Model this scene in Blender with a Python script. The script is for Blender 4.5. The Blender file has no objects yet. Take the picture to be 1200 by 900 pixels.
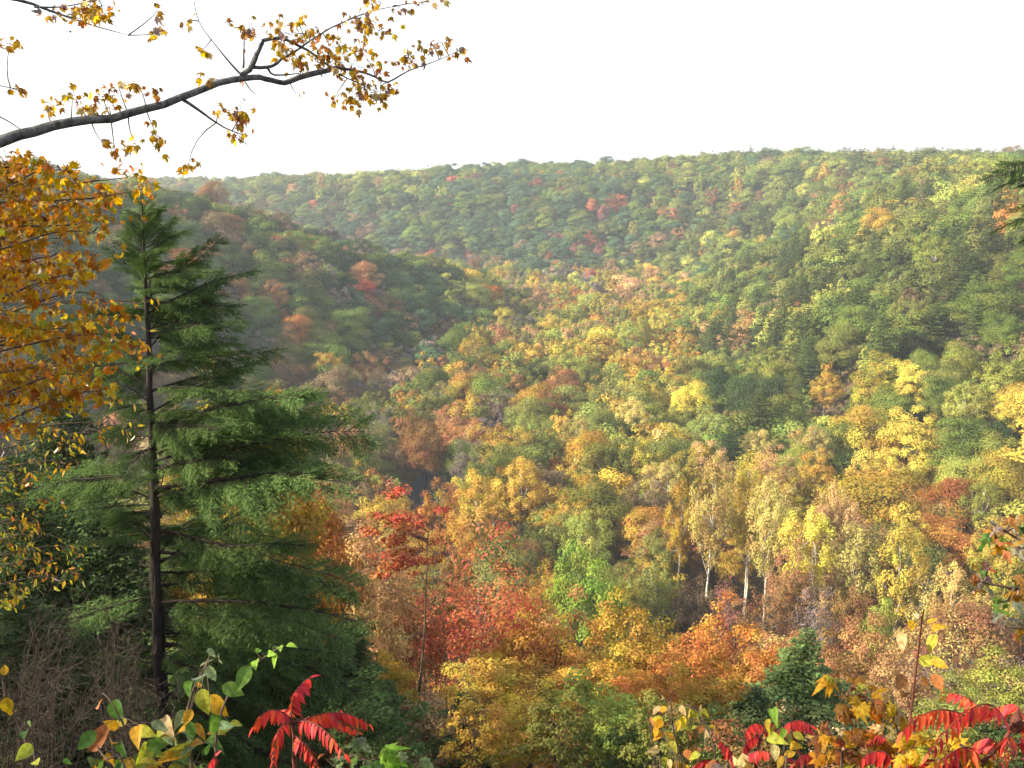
import bpy, math, random
import numpy as np
from mathutils import Vector, Matrix, Quaternion
rad = math.radians
sc = bpy.context.scene
col = sc.collection

# ------------------------------------------------------------------ camera, sky, sun, exposure
F = 1128.0; PITCH = rad(12.25); CZ = 90.0
cam_d = bpy.data.cameras.new('camera'); cam = bpy.data.objects.new('camera', cam_d); col.objects.link(cam)
cam.location = (0, 0, CZ); cam.rotation_euler = (rad(90) - PITCH, 0, 0)
cam_d.sensor_width = 36; cam_d.lens = 36 * F / 1200; cam_d.clip_start = 0.05; cam_d.clip_end = 9000
sc.camera = cam
SUN_EL, SUN_AZ = 28.0, -103.0          # azimuth from +Y (view) towards +X; negative = from the left
world = bpy.data.worlds.new('World'); sc.world = world; world.use_nodes = True
wn = world.node_tree; bg = wn.nodes['Background']
sky = wn.nodes.new('ShaderNodeTexSky'); sky.sky_type = 'NISHITA'; sky.sun_disc = False
sky.sun_elevation = rad(SUN_EL); sky.sun_rotation = rad(SUN_AZ); sky.altitude = 200
sky.air_density = 1.0; sky.dust_density = 3.5; sky.ozone_density = 1.0
veil = wn.nodes.new('ShaderNodeMix'); veil.data_type = 'RGBA'; veil.inputs['Factor'].default_value = .6   # even thin white cloud over the whole sky
veil.inputs['B'].default_value = (4.2, 4.25, 4.4, 1); wn.links.new(sky.outputs[0], veil.inputs['A'])
wn.links.new(veil.outputs['Result'], bg.inputs[0]); bg.inputs[1].default_value = 0.15
sl = bpy.data.lights.new('sun', 'SUN'); sl.energy = 5.0; sl.angle = rad(0.6); sl.color = (1.0, 0.87, 0.66)
sun = bpy.data.objects.new('sun', sl); col.objects.link(sun)
sd = Vector((math.sin(rad(SUN_AZ)) * math.cos(rad(SUN_EL)), math.cos(rad(SUN_AZ)) * math.cos(rad(SUN_EL)), math.sin(rad(SUN_EL))))
sun.rotation_euler = sd.to_track_quat('Z', 'Y').to_euler(); sun.location = (-300, 200, 300)
sc.view_settings.view_transform = 'Standard'; sc.view_settings.look = 'None'
sc.view_settings.gamma = 1; sc.view_settings.use_curve_mapping = False
sc.view_settings.exposure = 1.42
cy = sc.cycles
cy.max_bounces = 3; cy.diffuse_bounces = 2; cy.glossy_bounces = 1; cy.transmission_bounces = 3
cy.volume_bounces = 0; cy.transparent_max_bounces = 4
cy.use_denoising = True; cy.use_adaptive_sampling = True; cy.adaptive_threshold = .03
cy.caustics_reflective = False; cy.caustics_refractive = False

# ------------------------------------------------------------------ helpers
def tag(o, label=None, cat=None, group=None, kind=None):
    if label: o['label'] = label
    if cat: o['category'] = cat
    if group: o['group'] = group
    if kind: o['kind'] = kind
    return o
def link(o, parent=None):
    col.objects.link(o)
    if parent is not None: o.parent = parent
    return o
def empty(name, loc):
    e = bpy.data.objects.new(name, None); e.empty_display_size = 0.3; e.location = loc
    return link(e)
class MB:
    """collects vertices / faces (numpy), with a per-face random value lr, hue lh and a material index"""
    def __init__(s): s.v = []; s.q = []; s.t = []; s.ql = []; s.tl = []; s.qm = []; s.tm = []; s.n = 0
    def quads(s, V, Q, lr=None, lh=None, m=0):
        Q = np.asarray(Q, np.int64).reshape(-1, 4); k = len(Q)
        s.v.append(np.asarray(V, np.float32)); s.q.append(Q + s.n); s.n += len(V)
        a = np.full(k, .5) if lr is None else lr; b = np.full(k, .5) if lh is None else lh
        s.ql.append(np.stack([a, b], 1)); s.qm.append(np.full(k, m))
    def tris(s, V, T, m=0):
        T = np.asarray(T, np.int64).reshape(-1, 3); k = len(T)
        s.v.append(np.asarray(V, np.float32)); s.t.append(T + s.n); s.n += len(V)
        s.tl.append(np.full((k, 2), .5)); s.tm.append(np.full(k, m))
    def tube(s, pts, rads, sides=5, m=0):
        P = np.asarray(pts, float); R = np.asarray(rads, float); n = len(P)
        T = np.gradient(P, axis=0); T /= np.linalg.norm(T, axis=1)[:, None] + 1e-9
        up = np.array([0.12, 0.31, 0.94]); 
        if abs(T[0] @ up) > .85: up = np.array([0.97, 0.2, 0.1])
        A = np.cross(T, up); A /= np.linalg.norm(A, axis=1)[:, None] + 1e-9
        B = np.cross(T, A)
        th = np.arange(sides) * 2 * math.pi / sides
        V = P[:, None, :] + R[:, None, None] * (np.cos(th)[None, :, None] * A[:, None, :] + np.sin(th)[None, :, None] * B[:, None, :])
        V = V.reshape(-1, 3)
        i = np.arange(n - 1)[:, None] * sides; j = np.arange(sides)[None, :]; j2 = (j + 1) % sides
        Q = np.stack([i + j, i + j2, i + sides + j2, i + sides + j], -1).reshape(-1, 4)
        s.quads(V, Q, m=m)
    def build(s, name, mats):
        me = bpy.data.meshes.new(name)
        V = np.concatenate(s.v).astype(np.float32)
        Q = np.concatenate(s.q) if s.q else np.zeros((0, 4), np.int64)
        T = np.concatenate(s.t) if s.t else np.zeros((0, 3), np.int64)
        me.vertices.add(len(V)); me.vertices.foreach_set('co', V.ravel())
        nl = Q.size + T.size; me.loops.add(nl)
        me.loops.foreach_set('vertex_index', np.concatenate([Q.ravel(), T.ravel()]).astype(np.int32))
        nf = len(Q) + len(T); me.polygons.add(nf)
        st = np.concatenate([np.arange(len(Q)) * 4, Q.size + np.arange(len(T)) * 3]).astype(np.int32)
        me.polygons.foreach_set('loop_start', st)
        mi = np.concatenate((s.qm if s.q else []) + (s.tm if s.t else [])).astype(np.int32)
        me.polygons.foreach_set('material_index', mi)
        L = np.concatenate((s.ql if s.q else []) + (s.tl if s.t else [])).astype(np.float32)
        a = me.attributes.new('lr', 'FLOAT', 'FACE'); a.data.foreach_set('value', L[:, 0].copy())
        a = me.attributes.new('lh', 'FLOAT', 'FACE'); a.data.foreach_set('value', L[:, 1].copy())
        me.update(calc_edges=True)
        for m in (mats if isinstance(mats, (list, tuple)) else [mats]): me.materials.append(m)
        return me
def unit(a): return a / (np.linalg.norm(a, axis=-1, keepdims=True) + 1e-9)
def add_leaves(mb, C, N, size, rng, lr, lh, m=0, asp=.62):
    """folded diamond leaves at C with normals N"""
    k = len(C); N = unit(N); r = unit(rng.normal(size=(k, 3)))
    t = unit(np.cross(N, r)); b = np.cross(N, t)
    s = (np.asarray(size) * np.ones(k))[:, None]
    V = np.stack([C - t * s * .5, C + b * s * .5 * asp + N * s * .06, C + t * s * .5 - N * s * .12, C - b * s * .5 * asp + N * s * .06], 1).reshape(-1, 3)
    mb.quads(V, np.arange(4 * k).reshape(-1, 4), lr, lh, m)

# ------------------------------------------------------------------ materials
def new_mat(name):
    m = bpy.data.materials.new(name); m.use_nodes = True; nt = m.node_tree
    for n in list(nt.nodes): nt.nodes.remove(n)
    out = nt.nodes.new('ShaderNodeOutputMaterial'); return m, nt, out
def foliage(name, transl=.35, gloss=.0, mottled=False, vlo=.66, vhi=1.36, hue=.09):
    m, nt, out = new_mat(name); N = nt.nodes.new; L = nt.links.new
    at = N('ShaderNodeAttribute'); at.attribute_type = 'INSTANCER'; at.attribute_name = 'tcol'
    lr = N('ShaderNodeAttribute'); lr.attribute_name = 'lr'
    lh = N('ShaderNodeAttribute'); lh.attribute_name = 'lh'
    mv = N('ShaderNodeMapRange'); mv.inputs['To Min'].default_value = vlo; mv.inputs['To Max'].default_value = vhi
    mh = N('ShaderNodeMapRange'); mh.inputs['To Min'].default_value = .5 - hue / 2; mh.inputs['To Max'].default_value = .5 + hue / 2
    L(lr.outputs['Fac'], mv.inputs['Value']); L(lh.outputs['Fac'], mh.inputs['Value'])
    hs = N('ShaderNodeHueSaturation'); L(at.outputs['Color'], hs.inputs['Color']); L(mv.outputs[0], hs.inputs['Value']); L(mh.outputs[0], hs.inputs['Hue'])
    c = hs.outputs[0]
    if mottled:
        tc = N('ShaderNodeTexCoord'); no = N('ShaderNodeTexNoise'); no.inputs['Scale'].default_value = 5.5; no.inputs['Detail'].default_value = 5
        oi = N('ShaderNodeObjectInfo'); ad = N('ShaderNodeVectorMath'); ad.operation = 'ADD'
        L(tc.outputs['Object'], ad.inputs[0]); L(oi.outputs['Random'], ad.inputs[1]); L(ad.outputs[0], no.inputs['Vector'])
        cr = N('ShaderNodeValToRGB'); cr.color_ramp.elements[0].position = .3; cr.color_ramp.elements[1].position = .7
        cr.color_ramp.elements[0].color = (.5, .36, .22, 1); cr.color_ramp.elements[1].color = (1.2, 1.15, 1, 1)
        L(no.outputs['Fac'], cr.inputs['Fac'])
        mx = N('ShaderNodeMix'); mx.data_type = 'RGBA'; mx.blend_type = 'MULTIPLY'; mx.inputs['Factor'].default_value = .8
        L(c, mx.inputs['A']); L(cr.outputs[0], mx.inputs['B']); c = mx.outputs['Result']
    df = N('ShaderNodeBsdfDiffuse'); tr = N('ShaderNodeBsdfTranslucent'); L(c, df.inputs['Color'])
    h2 = N('ShaderNodeHueSaturation'); h2.inputs['Saturation'].default_value = 1.1; h2.inputs['Value'].default_value = 1.15
    L(c, h2.inputs['Color']); L(h2.outputs[0], tr.inputs['Color'])
    mix = N('ShaderNodeMixShader'); mix.inputs[0].default_value = transl; L(df.outputs[0], mix.inputs[1]); L(tr.outputs[0], mix.inputs[2])
    res = mix
    if gloss > 0:
        gl = N('ShaderNodeBsdfGlossy'); gl.inputs['Roughness'].default_value = .42; gl.inputs['Color'].default_value = (.9, .92, .95, 1)
        fr = N('ShaderNodeFresnel'); fr.inputs['IOR'].default_value = 1.4
        mu = N('ShaderNodeMath'); mu.operation = 'MULTIPLY'; mu.inputs[1].default_value = gloss; L(fr.outputs[0], mu.inputs[0])
        g2 = N('ShaderNodeMixShader'); L(mu.outputs[0], g2.inputs[0]); L(mix.outputs[0], g2.inputs[1]); L(gl.outputs[0], g2.inputs[2]); res = g2
    L(res.outputs[0], out.inputs[0]); return m
def bark(name, c1, c2, scale=6, stretch=.2, bump=.4):
    m, nt, out = new_mat(name); N = nt.nodes.new; L = nt.links.new
    b = N('ShaderNodeBsdfPrincipled'); b.inputs['Roughness'].default_value = .9; b.inputs['Specular IOR Level'].default_value = .2
    tc = N('ShaderNodeTexCoord'); mp = N('ShaderNodeMapping'); mp.inputs['Scale'].default_value = (1, 1, stretch)
    no = N('ShaderNodeTexNoise'); no.inputs['Scale'].default_value = scale; no.inputs['Detail'].default_value = 6; no.inputs['Roughness'].default_value = .65
    L(tc.outputs['Object'], mp.inputs[0]); L(mp.outputs[0], no.inputs['Vector'])
    cr = N('ShaderNodeValToRGB'); cr.color_ramp.elements[0].position = .36; cr.color_ramp.elements[1].position = .66
    cr.color_ramp.elements[0].color = (*c1, 1); cr.color_ramp.elements[1].color = (*c2, 1)
    L(no.outputs['Fac'], cr.inputs[0]); L(cr.outputs[0], b.inputs['Base Color'])
    bp = N('ShaderNodeBump'); bp.inputs['Strength'].default_value = bump; bp.inputs['Distance'].default_value = .03
    L(no.outputs['Fac'], bp.inputs['Height']); L(bp.outputs[0], b.inputs['Normal'])
    L(b.outputs[0], out.inputs[0]); return m
M_LEAF = foliage('tree_foliage', .26)
M_NEEDLE = foliage('needle_foliage', .22, vlo=.6, vhi=1.35, hue=.05)
M_BLADE = foliage('leaf_blade', .45, gloss=.18, mottled=True)
M_SUMAC = foliage('sumac_leaflet', .35, gloss=.2, mottled=False)
M_BARK = bark('dark_bark', (.03, .024, .02), (.10, .085, .07))
M_GREYBARK = bark('grey_bark', (.11, .10, .09), (.27, .25, .22))
M_PALEBARK = bark('pale_bark', (.26, .23, .19), (.72, .68, .6), 2.2, .4, .2)
M_HEMBARK = bark('hemlock_bark', (.010, .008, .007), (.042, .031, .026), 14, .12, .8)
M_LIMB = bark('lichened_bark', (.03, .03, .03), (.14, .14, .135), 22, .6, .6)
M_TWIG = bark('brown_twig', (.05, .035, .025), (.13, .095, .07), 20, 1)
M_REDTWIG = bark('red_twig', (.06, .02, .015), (.15, .05, .035), 30, 1)

# ------------------------------------------------------------------ terrain
VAL = np.array([(-75,150),(-40,136),(0,132),(50,128),(110,100),(250,40),(420,0),(430,70),(300,120),(170,160),(110,205),(85,260),(75,340),(85,450),(100,580),(125,680),(110,770),(0,815),(-150,870),(-350,980),(-500,1150),(-560,1100),(-420,900),(-260,735),(-130,650),(-40,605),(22,588),(8,500),(-30,410),(-66,340),(-95,260),(-100,200)], float)
def vdist(x, y):
    x = np.asarray(x, float); y = np.asarray(y, float)
    d = np.full(x.shape, 1e9); ins = np.zeros(x.shape, bool); n = len(VAL)
    for i in range(n):
        ax, ay = VAL[i]; bx, by = VAL[(i + 1) % n]; ex, ey = bx - ax, by - ay
        t = np.clip(((x - ax) * ex + (y - ay) * ey) / (ex * ex + ey * ey), 0, 1)
        d = np.minimum(d, np.hypot(x - ax - t * ex, y - ay - t * ey))
        c = ((ay > y) != (by > y)); xi = ax + (y - ay) * ex / (ey if ey != 0 else 1e-9)
        ins ^= c & (x < xi)
    return np.where(ins, -d, d)
def sm(a, b, v):
    t = np.clip((v - a) / (b - a), 0, 1); return t * t * (3 - 2 * t)
def ground0(x, y):
    x = np.asarray(x, float); y = np.asarray(y, float); d = vdist(x, y)
    own = 1 - sm(60, 170, np.hypot(x * 0.6, y))
    spur = np.exp(-(((x + 60) / 120) ** 2 + ((y - 510) / 130) ** 2))
    s = 0.60 + 0.045 * own - 0.18 * spur
    H = (75 + 16 * own + 2 * sm(80, 220, -x) * (1 - sm(420, 700, y)) + 12 * sm(110, 230, -x) * (1 - sm(180, 330, y)) + 6 * sm(150, 300, x) * (1 - sm(500, 900, y))
         + 10 * sm(60, 260, x) * sm(600, 850, y) + 5 * sm(-150, 50, x) * sm(700, 900, y) - 8 * sm(1100, 1700, y)
         + 3.5 * np.sin(x * .017 + 1) * np.sin(y * .012) - 9 * sm(100, 350, -x) * sm(700, 1000, y) - 11 * np.exp(-(((x + 160) / 120) ** 2 + ((y - 530) / 130) ** 2)))
    dd = np.maximum(d, 0)
    lin = dd * s + 2.6 * np.sin(x * .045 + y * .02) * np.sin(y * .037 - x * .015) * sm(15, 60, dd) * (1 - own)
    lin = np.where(dd < 25, lin * (dd / 25) * .5 + lin * .5, lin)
    k = 14.0
    return -k * np.log(np.exp(-lin / k) + np.exp(-H / k)) + k * np.log(1 + np.exp(-H / k))
CORR = 88.35 - float(ground0(0., 0.))
def ground(x, y):
    w = np.exp(-(np.asarray(x) ** 2 + np.asarray(y) ** 2) / (2 * 30. ** 2))
    return ground0(x, y) + CORR * w - 1.9 * sm(.8, 4.5, np.asarray(y, float)) * np.exp(-np.asarray(x, float) ** 2 / 900. - np.asarray(y, float) ** 2 / 900.)
def gz(x, y): return float(ground(float(x), float(y)))
def proj(x, y, z):
    c, s = math.cos(PITCH), math.sin(PITCH); dz = z - CZ
    dep = y * c - dz * s; up = y * s + dz * c
    return 600 + F * x / dep, 450 - F * up / dep, dep
def P(px, py, Y):
    """point of the photo's sight line px,py at forward distance Y"""
    a = (px - 600) / F; b = (450 - py) / F
    d = np.array([a, math.cos(PITCH) + b * math.sin(PITCH), -math.sin(PITCH) + b * math.cos(PITCH)])
    return np.array([0, 0, CZ]) + d * (Y / d[1])

xs = np.unique(np.concatenate([np.arange(-1700, -400, 50), np.arange(-400, -60, 10), np.arange(-60, 60, 3), np.arange(60, 500, 10), np.arange(500, 1701, 50)])).astype(float)
ys = np.unique(np.concatenate([np.arange(-600, -60, 45), np.arange(-60, 150, 3), np.arange(150, 1100, 10), np.arange(1100, 3601, 60)])).astype(float)
GX, GY = np.meshgrid(xs, ys); GZ = ground(GX, GY)
mb = MB(); nx, ny = len(xs), len(ys)
ii = np.arange(ny - 1)[:, None] * nx + np.arange(nx - 1)[None, :]
mb.quads(np.stack([GX.ravel(), GY.ravel(), GZ.ravel()], 1), np.stack([ii, ii + 1, ii + nx + 1, ii + nx], -1).reshape(-1, 4))
mg, nt, out = new_mat('leaf_litter_ground'); N = nt.nodes.new; L = nt.links.new
b = N('ShaderNodeBsdfPrincipled'); b.inputs['Roughness'].default_value = .95
tc = N('ShaderNodeTexCoord'); n1 = N('ShaderNodeTexNoise'); n1.inputs['Scale'].default_value = .35; n1.inputs['Detail'].default_value = 8
n2 = N('ShaderNodeTexNoise'); n2.inputs['Scale'].default_value = 9; n2.inputs['Detail'].default_value = 6
L(tc.outputs['Object'], n1.inputs[0]); L(tc.outputs['Object'], n2.inputs[0])
c1 = N('ShaderNodeValToRGB'); e = c1.color_ramp.elements; e[0].position = .35; e[0].color = (.05, .055, .025, 1); e[1].position = .62; e[1].color = (.12, .08, .045, 1)
c2 = N('ShaderNodeValToRGB'); e = c2.color_ramp.elements; e[0].color = (.5, .45, .4, 1); e[1].color = (1.3, 1.2, 1, 1); e[0].position = .3; e[1].position = .7
L(n1.outputs[0], c1.inputs[0]); L(n2.outputs[0], c2.inputs[0])
mx = N('ShaderNodeMix'); mx.data_type = 'RGBA'; mx.blend_type = 'MULTIPLY'; mx.inputs['Factor'].default_value = 1
L(c1.outputs[0], mx.inputs['A']); L(c2.outputs[0], mx.inputs['B']); L(mx.outputs['Result'], b.inputs['Base Color'])
bp = N('ShaderNodeBump'); bp.inputs['Distance'].default_value = .1; L(n2.outputs[0], bp.inputs['Height']); L(bp.outputs[0], b.inputs['Normal']); L(b.outputs[0], out.inputs[0])
go = bpy.data.objects.new('ground', mb.build('ground', mg)); link(go); tag(go, 'leaf-littered forest ground of the wooded gorge', kind='structure')
for p_ in go.data.polygons: p_.use_smooth = True

# river along the valley floor
RIV = [(430, 40), (300, 82), (170, 122), (90, 165), (30, 190), (-14, 206), (-30, 236), (-20, 300), (0, 380), (30, 470), (55, 560), (60, 640), (20, 720), (-120, 770), (-300, 880), (-480, 1080)]
rp = np.array(RIV, float); tt = np.linspace(0, len(rp) - 1, 150); rp = np.stack([np.interp(tt, np.arange(len(RIV)), rp[:, k]) for k in (0, 1)], 1)
for _ in range(6): rp[1:-1] = (rp[:-2] + rp[1:-1] * 2 + rp[2:]) / 4
td = unit(np.gradient(rp, axis=0)); nr = np.stack([-td[:, 1], td[:, 0]], 1); wv = 5.0 + .8 * np.sin(np.arange(150) * .5)[:, None]
V = np.concatenate([np.c_[rp + nr * wv, np.full(150, .06)], np.c_[rp - nr * wv, np.full(150, .06)]]); k = np.arange(149)
mb = MB(); mb.quads(V, np.stack([k, k + 150, k + 151, k + 1], 1))
mw, nt, out = new_mat('river_water'); b = nt.nodes.new('ShaderNodeBsdfPrincipled'); b.inputs['Base Color'].default_value = (.06, .075, .09, 1); b.inputs['Roughness'].default_value = .12
no = nt.nodes.new('ShaderNodeTexNoise'); no.inputs['Scale'].default_value = 1.2; no.inputs['Detail'].default_value = 4; tc = nt.nodes.new('ShaderNodeTexCoord'); nt.links.new(tc.outputs['Object'], no.inputs[0])
bp = nt.nodes.new('ShaderNodeBump'); bp.inputs['Distance'].default_value = .15; nt.links.new(no.outputs[0], bp.inputs['Height']); nt.links.new(bp.outputs[0], b.inputs['Normal']); nt.links.new(b.outputs[0], out.inputs[0])
rv = bpy.data.objects.new('river', mb.build('river', mw)); link(rv); tag(rv, 'blue-grey river glimpsed between trees on the valley floor', kind='structure')

# haze: one closed box of even pale air
mb = MB(); x0, x1, y0, y1, z0, z1 = -1760, 1760, -660, 3660, -1.5, 134
mb.quads([(x0,y0,z0),(x1,y0,z0),(x1,y1,z0),(x0,y1,z0),(x0,y0,z1),(x1,y0,z1),(x1,y1,z1),(x0,y1,z1)], [(0,3,2,1),(4,5,6,7),(0,1,5,4),(1,2,6,5),(2,3,7,6),(3,0,4,7)])
mh, nt, out = new_mat('haze_air'); pv = nt.nodes.new('ShaderNodeVolumePrincipled')
pv.inputs['Color'].default_value = (.82, .91, 1.0, 1); pv.inputs['Density'].default_value = .00017; pv.inputs['Anisotropy'].default_value = .1
nt.links.new(pv.outputs[0], out.inputs['Volume'])
try: mh.cycles.homogeneous_volume = True
except Exception: pass
hz = bpy.data.objects.new('haze', mb.build('haze', mh)); link(hz); tag(hz, 'thin pale autumn haze filling the valley air', kind='stuff')

# ------------------------------------------------------------------ tree prototypes (H and R in metres, base at the origin)
def bez(a, m_, b_, n):
    t = np.linspace(0, 1, n)[:, None]; return (1 - t) ** 2 * a + 2 * t * (1 - t) * m_ + t * t * b_
def broadleaf(seed, H, R, kind, nleaf, lsize, ncl, base=.28, nlimb=14, ntwig=40, sides=6, stems=1, bare=0.0, big=1.0, nz=.38, tr=1.0, asp3=(1.12, 1.12, .82)):
    """returns (wood MB, crown MB)"""
    rng = np.random.default_rng(seed); wood = MB(); crown = MB()
    cz = H * (base + 1) / 2; rz = H * (1 - base) / 2
    # crown cluster centres
    k = ncl * 4; d = unit(rng.normal(size=(k, 3))); 
    if kind == 'round':
        d = d[d[:, 2] > -.55][:ncl]; rf = rng.uniform(.55, 1.0, len(d)) ** .6
        lump = 1 + .16 * np.sin(d[:, 0] * 3.1 + seed) + .14 * np.sin(d[:, 1] * 3.7 + seed * 2) + .10 * np.sin(d[:, 2] * 4 + seed)
        C = d * (rf * lump)[:, None] * np.array([R, R, rz]) * .86; cr = rng.uniform(.17, .30, len(d)) * R * big
    elif kind == 'tall':
        d = d[:ncl]; rf = rng.uniform(.2, 1, len(d)) ** .5; C = d * rf[:, None] * np.array([R, R, rz]) * .93
        C[:, :2] *= (1.05 - .45 * np.clip(C[:, 2:] / rz, -1, 1) ** 2); cr = rng.uniform(.15, .30, len(d)) * R
    else:  # airy
        d = d[d[:, 2] > -.8][:ncl]; rf = rng.uniform(.12, 1, len(d)) ** .5
        lump = 1 + .22 * np.sin(d[:, 0] * 3.1 + seed) + .2 * np.sin(d[:, 1] * 3.7 + seed * 2)
        C = d * (rf * lump)[:, None] * np.array([R, R, rz]) * .9; cr = rng.uniform(.11, .24, len(d)) * R
    C[:, 2] += cz; C[:, 2] = np.maximum(C[:, 2], H * base * .8)
    # wood
    r0 = H * .016 / math.sqrt(stems) * tr
    tops = []
    for s_ in range(stems):
        a = s_ * 2 * math.pi / max(stems, 1) + seed; off = (0 if stems == 1 else R * .38) * np.array([math.cos(a), math.sin(a)])
        n = 9; z = np.linspace(0, H * (.86 if stems == 1 else .78), n); w = np.cumsum(rng.normal(0, .012 * H, (n, 2)), 0) * (np.linspace(0, 1, n) ** .6)[:, None]; w[0] = 0
        pts = np.c_[w + off * (np.linspace(0, 1, n) ** .8)[:, None] + (0 if stems == 1 else .12 * np.array([math.cos(a), math.sin(a)])), z]
        wood.tube(np.vstack([pts[:1] - [0, 0, .6], pts]), np.r_[r0 * 1.5, r0 * 1.25, r0 * np.linspace(.95, .12, n - 1)], sides); tops.append(pts)
    order = rng.permutation(len(C)); limb_pts = []
    for q, i in enumerate(order[:nlimb + ntwig]):
        c = C[i]
        if q < nlimb or not limb_pts:
            tp = tops[q % stems]; hz_ = np.clip(c[2] - np.hypot(c[0], c[1]) * rng.uniform(.5, 1.0) - .05 * H, H * base * .7, tp[-1, 2] * .97)
            a = np.array([np.interp(hz_, tp[:, 2], tp[:, 0]), np.interp(hz_, tp[:, 2], tp[:, 1]), hz_]); ra = r0 * (.62 - .45 * hz_ / H)
        else:
            lp = np.array(limb_pts); dd = np.linalg.norm(lp[:, :3] - c, axis=1) + np.maximum(lp[:, 2] - c[2], 0) * 2; j = np.argmin(dd); a = lp[j, :3]; ra = lp[j, 3] * .7
        mid = (a + c) / 2 + np.array([0, 0, -.12 * np.linalg.norm(c - a)]) + rng.normal(0, .05 * R, 3)
        n = 6 if q < nlimb else 4
        B = bez(a, mid, c, n); rr = np.linspace(ra, ra * .18, n); wood.tube(B, rr, max(3, sides - 2 if q < nlimb else 3))
        if q < nlimb: limb_pts += [(*B[t], rr[t]) for t in range(1, n)]
    # leaves
    wgt = cr ** 2; wgt /= wgt.sum(); keep = rng.random(len(C)) >= bare; 
    idx = rng.choice(len(C), nleaf, p=wgt); idx = idx[keep[idx]]; k = len(idx)
    dr = unit(rng.normal(size=(k, 3))); dr[:, 2] = np.where(dr[:, 2] < -.3, -dr[:, 2], dr[:, 2])
    rad_ = cr[idx] * (rng.random(k) ** .38 * 1.05)
    X = C[idx] + dr * rad_[:, None] * np.array(asp3)
    X += rng.normal(0, .02 * R, (k, 3))
    co = unit((X - np.array([0, 0, cz])) / np.array([R, R, rz])); nrm = unit(dr * .8 + co * .55 + rng.normal(0, nz, (k, 3)) + np.array([0, 0, .2]))
    crd = rng.random(len(C)); hrd = rng.random(len(C))
    lr = np.clip(.68 * crd[idx] + .32 * rng.random(k), 0, 1); lh = np.clip(.6 * hrd[idx] + .4 * rng.random(k), 0, 1)
    add_leaves(crown, X, nrm, lsize * rng.uniform(.7, 1.3, k), rng, lr, lh)
    return wood, crown
def conifer(seed, H, R, nleaf, lsize, step=.9, droop=.1, base=.15, rise=.12, flat=.3, pw=.85, sides=6):
    rng = np.random.default_rng(seed); wood = MB(); crown = MB(); n = 8
    z = np.linspace(0, H, n); w = np.cumsum(rng.normal(0, .004 * H, (n, 2)), 0); w[0] = 0
    r0 = H * .014; wood.tube(np.vstack([[0, 0, -.6], np.c_[w, z]]), np.r_[r0 * 1.3, r0 * np.linspace(1.1, .08, n)], sides)
    A = []; hh = H * base
    while hh < H * .97:
        f = 1 - (hh - H * base) / (H * (1 - base)); nb = rng.integers(4, 7); a0 = rng.random() * 6.28
        for q in range(nb):
            a = a0 + q * 6.283 / nb + rng.normal(0, .2); ln = R * (f ** pw * .96 + .04) * rng.uniform(.62, 1.1)
            c0 = np.array([np.interp(hh, z, w[:, 0]), np.interp(hh, z, w[:, 1]), hh]); dv = np.array([math.cos(a), math.sin(a), 0])
            e_ = c0 + dv * ln + np.array([0, 0, ln * (rise - droop + .25 * (1 - f))]); m_ = c0 + dv * ln * .5 + np.array([0, 0, ln * (rise * .8 + .2 * (1 - f))])
            A.append((c0, m_, e_, ln, f)); wood.tube(bez(c0, m_, e_, 4), np.linspace(r0 * .32 * f + .012, .008, 4), 3)
        hh += step * rng.uniform(.7, 1.3) * (.6 + .4 * f)
    ln = np.array([q[3] for q in A]); p = ln ** 1.7; p /= p.sum(); idx = rng.choice(len(A), nleaf, p=p); t = rng.random(nleaf) ** .62 * .96 + .06
    c0 = np.array([q[0] for q in A])[idx]; m_ = np.array([q[1] for q in A])[idx]; e_ = np.array([q[2] for q in A])[idx]; tt = t[:, None]
    X = (1 - tt) ** 2 * c0 + 2 * tt * (1 - tt) * m_ + tt * tt * e_
    ax = unit(e_ - c0); sd_ = unit(np.cross(ax, [0, 0, 1.])); spread = ln[idx] * .34 * np.sin(np.clip(t, 0, 1) * 2.6 + .25)
    u = rng.uniform(-1, 1, nleaf); X = X + sd_ * (u * spread)[:, None] + ax * (-(np.abs(u)) * spread * .5)[:, None] + rng.normal(0, 1, (nleaf, 3)) * np.array([.06, .06, .1 * flat * 3]) * R * .22
    X[:, 2] -= np.abs(u) * spread * .25
    nrm = unit(np.array([0, 0, 1.]) + rng.normal(0, .5, (nleaf, 3))); br = rng.random(len(A))
    add_leaves(crown, X, nrm, lsize * rng.uniform(.7, 1.4, nleaf), rng, np.clip(.4 * br[idx] + .6 * rng.random(nleaf), 0, 1), rng.random(nleaf), asp=.4)
    return wood, crown
NEAR, MID, FARP = {}, {}, []
def reg(store, key, wc, wm, lm): store[key] = (wc[0].build('trunk_' + key, wm), wc[1].build('crown_' + key, lm))
# near slope trees: finer leaves
reg(NEAR, 'round0', broadleaf(11, 16, 4.6, 'airy', 15000, .23, 120, .25, 16, 70), M_BARK, M_LEAF)
reg(NEAR, 'round1', broadleaf(12, 16, 4.4, 'airy', 13000, .22, 100, .3, 16, 60), M_BARK, M_LEAF)
reg(NEAR, 'multi', broadleaf(13, 17, 4.8, 'airy', 8500, .19, 150, .3, 30, 110, stems=5, tr=.75), M_GREYBARK, M_LEAF)
reg(NEAR, 'dense', broadleaf(14, 14, 4.2, 'round', 17000, .24, 90, .2, 12, 40), M_BARK, M_LEAF)
reg(NEAR, 'slim', broadleaf(15, 18, 1.7, 'airy', 2300, .17, 60, .6, 16, 40, tr=.35), M_TWIG, M_LEAF)
reg(NEAR, 'bare', broadleaf(16, 16, 3.6, 'airy', 2500, .2, 130, .3, 26, 100, stems=2), M_GREYBARK, M_LEAF)
reg(NEAR, 'fir', conifer(17, 9, 2.6, 19000, .17, .34, .12, .1, .04, .5, 1.0), M_BARK, M_NEEDLE)
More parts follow.
